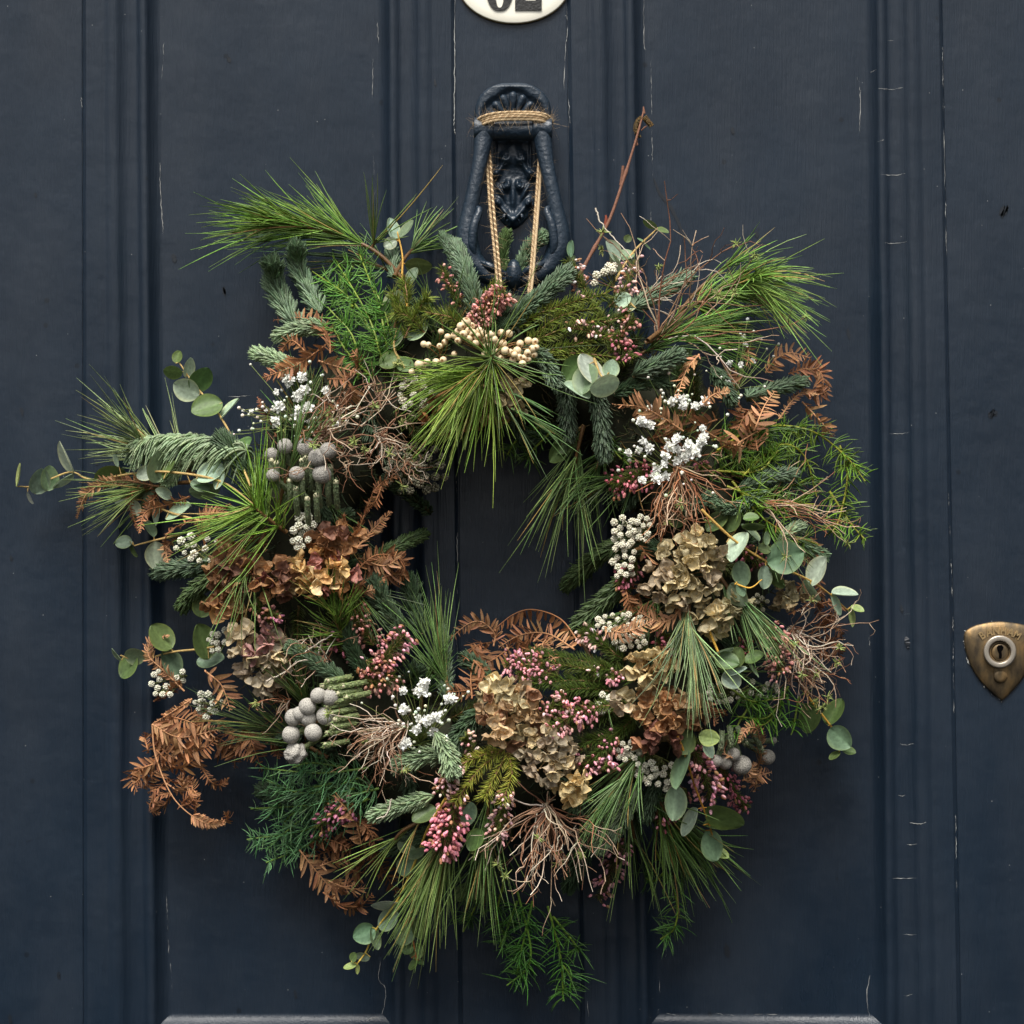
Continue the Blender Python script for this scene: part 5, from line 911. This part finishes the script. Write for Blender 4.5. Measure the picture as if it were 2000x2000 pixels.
H([(1190, 1320), (1175, 1300), (1160, 1310)], 14, 40, 50, PKP, n=20); H([(1210, 1330), (1200, 1322)], 16, 45, 50, PK, n=24); H([(1210, 1440), (1170, 1470), (1130, 1500)], 30, 35, 50, PK*.9, n=90); H([(1190, 1480), (1185, 1500)], 20, 50, 55, PK, n=36); H([(1200, 1280), (1165, 1250), (1140, 1235)], 20, 30, 45, PKP, bell0=.3, n=46)
YGH = c(138, 140, 52)
for p_, fl in (([(985, 1460), (930, 1510), (888, 1570)], 1), ([(990, 1470), (1000, 1510), (980, 1570)], 1), ([(975, 1465), (930, 1480), (885, 1500)], 1), ([(985, 1480), (960, 1530), (945, 1560)], 0)):
    H(p_, 14, 45, 80, PKP, n=16, green=YGH, dens=.8, ll=19, bell0=.8, flowers=bool(fl))
H([(895, 1560), (880, 1610), (858, 1655)], 36, 50, 75, c(222, 138, 148), n=190, bl=10.5, bell0=.1); H([(890, 1480), (875, 1520), (862, 1545)], 22, 40, 55, PKP*.9, n=60); H([(985, 1555), (980, 1590), (968, 1632)], 22, 40, 60, PKP, n=75); H([(930, 1480), (915, 1450), (908, 1440)], 14, 40, 50, PKP, n=22)
H([(1210, 1650), (1195, 1700), (1168, 1755)], 28, 10, 25, PK*.8, n=105, green=c(70, 74, 34)); H([(1350, 1440), (1365, 1490), (1392, 1560)], 32, 40, 60, PK*1.05, n=140, bell0=.2, bl=10); H([(1410, 1500), (1430, 1540), (1458, 1580)], 22, 15, 25, PKD*1.3, n=80); H([(1340, 1540), (1310, 1580), (1285, 1605)], 24, 5, 10, PKD*1.25, n=70); H([(1345, 1460), (1360, 1450)], 12, 35, 40, MAU, n=18)
H([(1505, 1220), (1515, 1260), (1525, 1315)], 30, 30, 50, PKB*1.15, n=120); H([(1440, 1270), (1465, 1265)], 18, 10, 15, PKD, n=40); H([(1290, 1265), (1300, 1240)], 16, 20, 25, PKD*1.3, n=30); H([(1300, 1280), (1310, 1265)], 12, 30, 30, MAU, n=14)
H([(690, 1570), (655, 1590), (620, 1612)], 28, 20, 35, MAU, n=95); H([(690, 1280), (660, 1260), (640, 1240)], 14, 10, 25, PKD, n=20)

# ================================================================== wiry twigs
twigs((1285, 665), 52, 26, 285, 17, TW1, 0, 40, .24, 0, 2.0, 7, 3); twigs((1250, 590), 40, 26, 150, 12, TW1, 10, 30, .3, 0, 1.6, 3, 2)
twigs((620, 850), 12, 34, 190, 34, TW1, 40, 60, .45, .02, 1.8, 9, 3); twigs((740, 850), -50, 40, 130, 26, TW1, 40, 45, .4, .03, 1.7, 6, 2); twigs((740, 800), 85, 14, 120, 12, TW1, 10, 20, .3, 0, 1.5, 2, 2)
twigs((1325, 915), -70, 34, 165, 44, TW2, 45, 50, .28, .08, 1.9, 2, 2, 30); twigs((1290, 970), -75, 20, 110, 20, TW2, 40, 40, .3, .02, 1.5, 3, 1)
twigs((1068, 1575), -92, 40, 185, 52, TW1, 40, 60, .3, .13, 1.9, 8, 2, 30)
twigs((790, 1420), 196, 30, 160, 44, TW1, 40, 50, .34, .03, 1.6, 5, 2); twigs((760, 1430), 235, 26, 120, 26, TW1, 40, 45, .28, .03, 1.6, 3, 2)
twigs((1545, 1230), -62, 28, 180, 46, TW1, 20, 20, .36, .03, 1.6, 7, 2); twigs((1560, 1310), -30, 26, 110, 22, TW2, 10, 10, .32, 0, 1.4, 4, 2)
twigs((640, 1290), 120, 40, 110, 14, TW1, 40, 45, .35, 0, 1.5, 1, 2); twigs((620, 1290), 160, 30, 150, 10, TW1, 40, 45, .3, .02, 1.5, 0, 2); twigs((560, 1370), 185, 40, 100, 14, TW2, 30, 40, .35, .02, 1.4, 1, 2)
twigs((1480, 980), -12, 18, 190, 22, TW2, 10, 5, .22, .01, 1.4, 4, 2); twigs((880, 1520), 200, 60, 60, 8, TW1, 50, 50, .4, 0, 1.3, 1, 1); twigs((800, 900), -110, 30, 70, 8, TW1, 40, 40, .4, .04, 1.4, 0, 1)

# ================================================================== eucalyptus
euc([(500, 990), (430, 940), (330, 922), (260, 925), (180, 937), (140, 922), (100, 935), (60, 950), (38, 950)], [(39, 928, 46, 14, 82, 'y'), (76, 940, 52, 35, 70), (95, 934, 50, 30, 80), (60, 972, 26, 10, -62, 'p'), (131, 893, 68, 24, -66, 'p'), (122, 938, 48, 9, 38, 'p'), (214, 928, 62, 40, 14, 'd'), (228, 897, 30, 14, -70, 'p'), (305, 912, 62, 30, 85), (284, 925, 34, 30, 30, 'p'), (330, 918, 40, 20, 60, 'd'), (430, 935, 45, 24, 70, 'p'), (412, 925, 60, 40, 20, 'p'), (390, 950, 40, 26, -20)], 30, 0, label='long eucalyptus sprig with small narrow leaves reaching furthest out over the door')
euc([(490, 950), (475, 915), (455, 858), (425, 805), (400, 775), (375, 745), (350, 708)], [(347, 697, 26, 21, 75, 'd'), (338, 725, 38, 25, 0, 'd'), (368, 718, 40, 18, 72, 'p'), (365, 760, 54, 44, -22, 'p'), (392, 741, 54, 38, 52, 'd'), (406, 796, 60, 46, 22, 'd'), (448, 799, 52, 15, 48, 'p'), (453, 875, 42, 32, -70), (474, 872, 46, 26, 38, 'd')], 25, 15, label='eucalyptus sprig with broad round leaves and an upright tip')
euc([(400, 1020), (330, 1000), (290, 980), (265, 975)], [(237, 977, 26, 24, 20), (262, 992, 34, 20, -60, 'p'), (307, 1002, 50, 22, 78, 'p'), (350, 1000, 56, 28, 22, 'p'), (292, 968, 30, 20, 40), (320, 965, 34, 20, -30, 'p'), (400, 955, 60, 30, 10)], 10, 10)
euc([(350, 1045), (300, 1056), (262, 1066)], [(242, 1060, 34, 26, 10), (262, 1072, 34, 12, -60, 'd'), (302, 1085, 56, 38, -88, 'p'), (290, 1032, 40, 14, -55)], 10, 0)
euc([(430, 1262), (390, 1268), (335, 1274), (270, 1290), (235, 1280)], [(228, 1278, 30, 10, -50), (252, 1302, 54, 38, 52, 'd'), (264, 1280, 42, 34, 0), (315, 1245, 60, 42, -48, 'd'), (332, 1297, 62, 34, -62), (397, 1254, 70, 40, -72, 'd'), (412, 1290, 54, 30, 2), (396, 1184, 44, 40, 80, 'd')], 10, 5, label='eucalyptus sprig with large deep green oval leaves')
euc([(796, 600), (786, 545), (786, 500), (776, 452)], [(765, 447, 44, 25, 100, 'p'), (795, 448, 42, 20, 52), (762, 476, 28, 24, 20, 'p'), (817, 517, 52, 28, -5, 'd'), (806, 540, 36, 22, 60), (772, 592, 52, 42, 80), (758, 610, 40, 30, 60, 'd')], 20, 30, stemc=c(176, 136, 60), label='upright eucalyptus tip with yellow stem')
euc([(790, 720), (770, 680), (775, 640)], [(768, 660, 50, 40, 40), (815, 650, 46, 30, 35, 'p'), (762, 705, 42, 34, 20, 'd'), (790, 712, 36, 30, -30, 'd'), (775, 720, 40, 30, 80, 'd')], 10, 10)
euc([(1200, 550), (1235, 495), (1275, 455), (1284, 448)], [(1270, 437, 30, 13, -32, 'd'), (1294, 451, 26, 13, -8, 'd'), (1226, 466, 16, 16, 60, 'd'), (1252, 470, 18, 6, -35), (1262, 480, 22, 6, -40), (1196, 492, 46, 28, -60, 'p'), (1206, 512, 44, 16, -60, 'p'), (1220, 500, 40, 22, 10), (1116, 487, 32, 14, 85), (1118, 512, 28, 14, 70)], 15, 5)
euc([(1160, 700), (1175, 735), (1190, 728)], [(1120, 720, 58, 46, 60, 'd'), (1152, 724, 66, 40, -62, 'p'), (1182, 752, 56, 38, 8, 'p'), (1193, 721, 34, 32, 80, 'p'), (1128, 764, 56, 24, -32, 'p'), (1145, 740, 60, 44, 80)], 60, 85, label='rosette of large pale blue green eucalyptus leaves')
euc([(1200, 600), (1225, 590), (1240, 600)], [(1215, 585, 34, 30, 20, 'p'), (1232, 590, 20, 18, 60), (1222, 605, 40, 20, 10, 'p')], 20, 25)
euc([(1370, 995), (1390, 1015), (1440, 1060), (1500, 1098), (1575, 1130), (1620, 1160), (1655, 1192)], [(1443, 1067, 62, 28, 66, 'p'), (1446, 1120, 50, 38, -85), (1441, 1160, 50, 34, -58), (1492, 1126, 44, 30, 82), (1532, 1088, 70, 64, 20), (1496, 1052, 26, 14, 88), (1492, 1072, 26, 20, -20, 'd'), (1516, 1128, 46, 20, -50, 'd'), (1597, 1117, 62, 30, 58, 'p'), (1587, 1152, 50, 16, -58, 'p'), (1650, 1160, 52, 17, -2, 'p'), (1632, 1182, 44, 19, -62, 'p'), (1661, 1206, 38, 18, -78, 'y'), (1674, 1190, 28, 13, -22, 'y'), (1470, 1026, 44, 14, -4, 'd'), (1466, 1012, 30, 16, 5, 'd'), (1466, 1042, 46, 14, -42)], 65, 40, stemc=c(190, 152, 80), r=2.9, label='arching eucalyptus sprig with a big round leaf and yellow stem')
euc([(1435, 1140), (1465, 1148), (1488, 1132)], [(1446, 1150, 30, 20, -60)], 70, 75, stemc=c(206, 160, 66), r=2)
euc([(1385, 1232), (1410, 1290), (1432, 1330)], [(1409, 1275, 46, 20, 24, 'p'), (1428, 1326, 40, 36, -60, 'p'), (1436, 1312, 42, 12, 16, 'p'), (1418, 1290, 46, 34, -20, 'd'), (1440, 1285, 40, 30, 70, 'd'), (1472, 1285, 38, 20, 24, 'd'), (1468, 1306, 36, 8, -55)], 55, 60, stemc=c(206, 160, 66))
euc([(1570, 1350), (1607, 1398), (1630, 1430), (1640, 1470)], [(1640, 1440, 52, 46, -40), (1586, 1402, 64, 38, 68, 'd'), (1656, 1466, 32, 16, -20, 'd'), (1630, 1476, 26, 10, 35, 'd'), (1632, 1392, 58, 30, 60, 'd')], 10, 5, stemc=c(196, 150, 60), label='eucalyptus sprig with one round blue green leaf at its drooping end')
euc([(1320, 1430), (1340, 1480), (1357, 1535), (1385, 1610), (1400, 1670)], [(1384, 1440, 38, 32, -10, 'y'), (1382, 1462, 38, 22, -62, 'p'), (1336, 1450, 50, 44, 60, 'd'), (1334, 1500, 74, 20, 74), (1316, 1566, 64, 46, -98), (1350, 1606, 60, 18, -114, 'p'), (1415, 1594, 78, 48, -22, 'd'), (1397, 1616, 48, 14, -6, 'd'), (1388, 1652, 64, 44, -72), (1407, 1668, 32, 18, -20, 'y')], 75, 85, stemc=c(196, 140, 54), label='hanging eucalyptus sprig with large dark oval leaves')
euc([(870, 1560), (835, 1620), (812, 1680), (778, 1755), (735, 1815), (715, 1858), (698, 1882)], [(796, 1653, 38, 24, -28, 'p'), (812, 1664, 40, 22, 24, 'p'), (793, 1690, 44, 34, 70), (820, 1690, 40, 30, 30, 'd'), (755, 1766, 58, 28, 8, 'p'), (760, 1796, 48, 36, 30), (712, 1822, 44, 42, 20), (731, 1832, 46, 17, -78), (708, 1868, 30, 20, -5, 'p'), (691, 1869, 20, 16, 60, 'd'), (684, 1888, 26, 9, 12, 'y'), (697, 1893, 20, 8, -84, 'y')], 65, 45, stemc=c(206, 176, 78), label='trailing eucalyptus sprig with shrinking round leaves at the wreath bottom')
euc([(815, 1740), (803, 1790), (806, 1830), (812, 1865)], [(790, 1824, 48, 42, 70), (818, 1815, 44, 30, -60, 'd'), (813, 1858, 32, 30, 50, 'd'), (797, 1855, 24, 18, 20, 'd'), (808, 1885, 26, 12, 45, 'd'), (820, 1880, 18, 8, -30, 'd')], 15, 5, stemc=c(150, 96, 54))
euc([(905, 1550), (900, 1590)], [(912, 1590, 50, 28, 72, 'p'), (830, 1590, 50, 30, 30, 'd'), (930, 1640, 46, 30, 60, 'd')], 30, 40)
euc([(1140, 830), (1110, 860)], [(1105, 868, 46, 36, 40, 'd'), (1085, 885, 40, 30, 60, 'd')], -10, -5); euc([(960, 1730), (950, 1745)], [(938, 1735, 50, 30, 60, 'd'), (905, 1745, 40, 26, 40, 'd')], 0, 0)
euc([(1420, 1060), (1440, 1030)], [(1430, 1010, 60, 36, 70, 'd'), (1400, 1020, 50, 30, 40, 'd'), (1330, 1010, 46, 30, 60, 'd'), (1450, 1000, 50, 26, 30, 'd')], 10, 10)

# ================================================================== birch twig with catkins, stray pale twigs
def alder():
    W = wpath([(1130, 540), (1155, 495), (1190, 430), (1218, 350), (1243, 270), (1258, 213)], 50, dep=(110, 60)); mb = MB(); bark = c(118, 80, 62)
    rad = np.interp(np.linspace(0, 1, 50), [0, .2, .24, .28, .6, .63, .66, 1], [3.6, 3.4, 4.6, 3.2, 2.8, 4.2, 2.5, 1.6]); polytubes(mb, W[None], (rad*S)[None], bark, 8, tip=bark*1.2)
    def pc(pts, r0, r1, d=62, cl=bark):
        C = cr(np.array(pts, float), 12); polytubes(mb, pix(C[:, 0], C[:, 1], np.full(12, d))[None], (np.linspace(r0, r1, 12)*S)[None], cl, 6)
    pc([(1212, 362), (1215, 345), (1217, 324)], 3, 3, 70); pc([(1243, 284), (1242, 278), (1243, 274)], 4.5, 3.5, 64); pc([(1183, 440), (1184, 428), (1183, 420)], 4.5, 2, 80, c(120, 56, 36)); pc([(1252, 255), (1260, 248), (1264, 246)], 1.5, 1, 60); pc([(1258, 222), (1257, 212), (1257, 208)], 3, 1, 60)
    o = mb.build('birch_twig', M['twig'], wr); o['label'] = 'bare red brown twig with catkins standing up beside the knocker'
    for pts in ([(1254, 230), (1246, 238), (1242, 250), (1247, 268)], [(1258, 228), (1264, 236), (1272, 246)]):
        C = cr(np.array(pts, float), 30); mb = MB(); Wc = pix(C[:, 0], C[:, 1], np.full(30, 60.)); polytubes(mb, Wc[None], (5.*S*np.sin(np.linspace(.25, 2.9, 30))**.5)[None], c(74, 58, 30), 8)
        k = 160; i = R.integers(0, 30, k); T = nrm(np.gradient(Wc, axis=0))[i]; a = nrm(np.cross(T, rv(k))); strands(mb, Wc[i]+a*4*S, nrm(a+T*.8), 3*S*np.ones(k), -a*.2, 1.3*S, [.7, 1, .7, .2], jit(c(98, 76, 38), k), 4, .6, a); mb.build('catkin', M['twig'], o)
alder()
mb = MB()
for pts, d in (([(1163, 406), (1172, 432), (1195, 460), (1235, 505)], 100), ([(790, 760), (830, 720), (850, 700)], 260), ([(520, 1330), (560, 1310), (600, 1270), (650, 1240)], 270), ([(765, 1560), (755, 1590), (735, 1600)], 250)):
    C = cr(np.array(pts, float), 24); C = C+R.normal(0, .8, C.shape); polytubes(mb, pix(C[:, 0], C[:, 1], np.full(24, float(d)))[None], (np.linspace(1.7, 1.1, 24)*S)[None], c(206, 194, 176), 5)
    o = mb.build('pale_twig', M['twig'], wr); mb = MB()
print('objects', len(bpy.data.objects), 'verts', sum(len(m.vertices) for m in bpy.data.meshes))
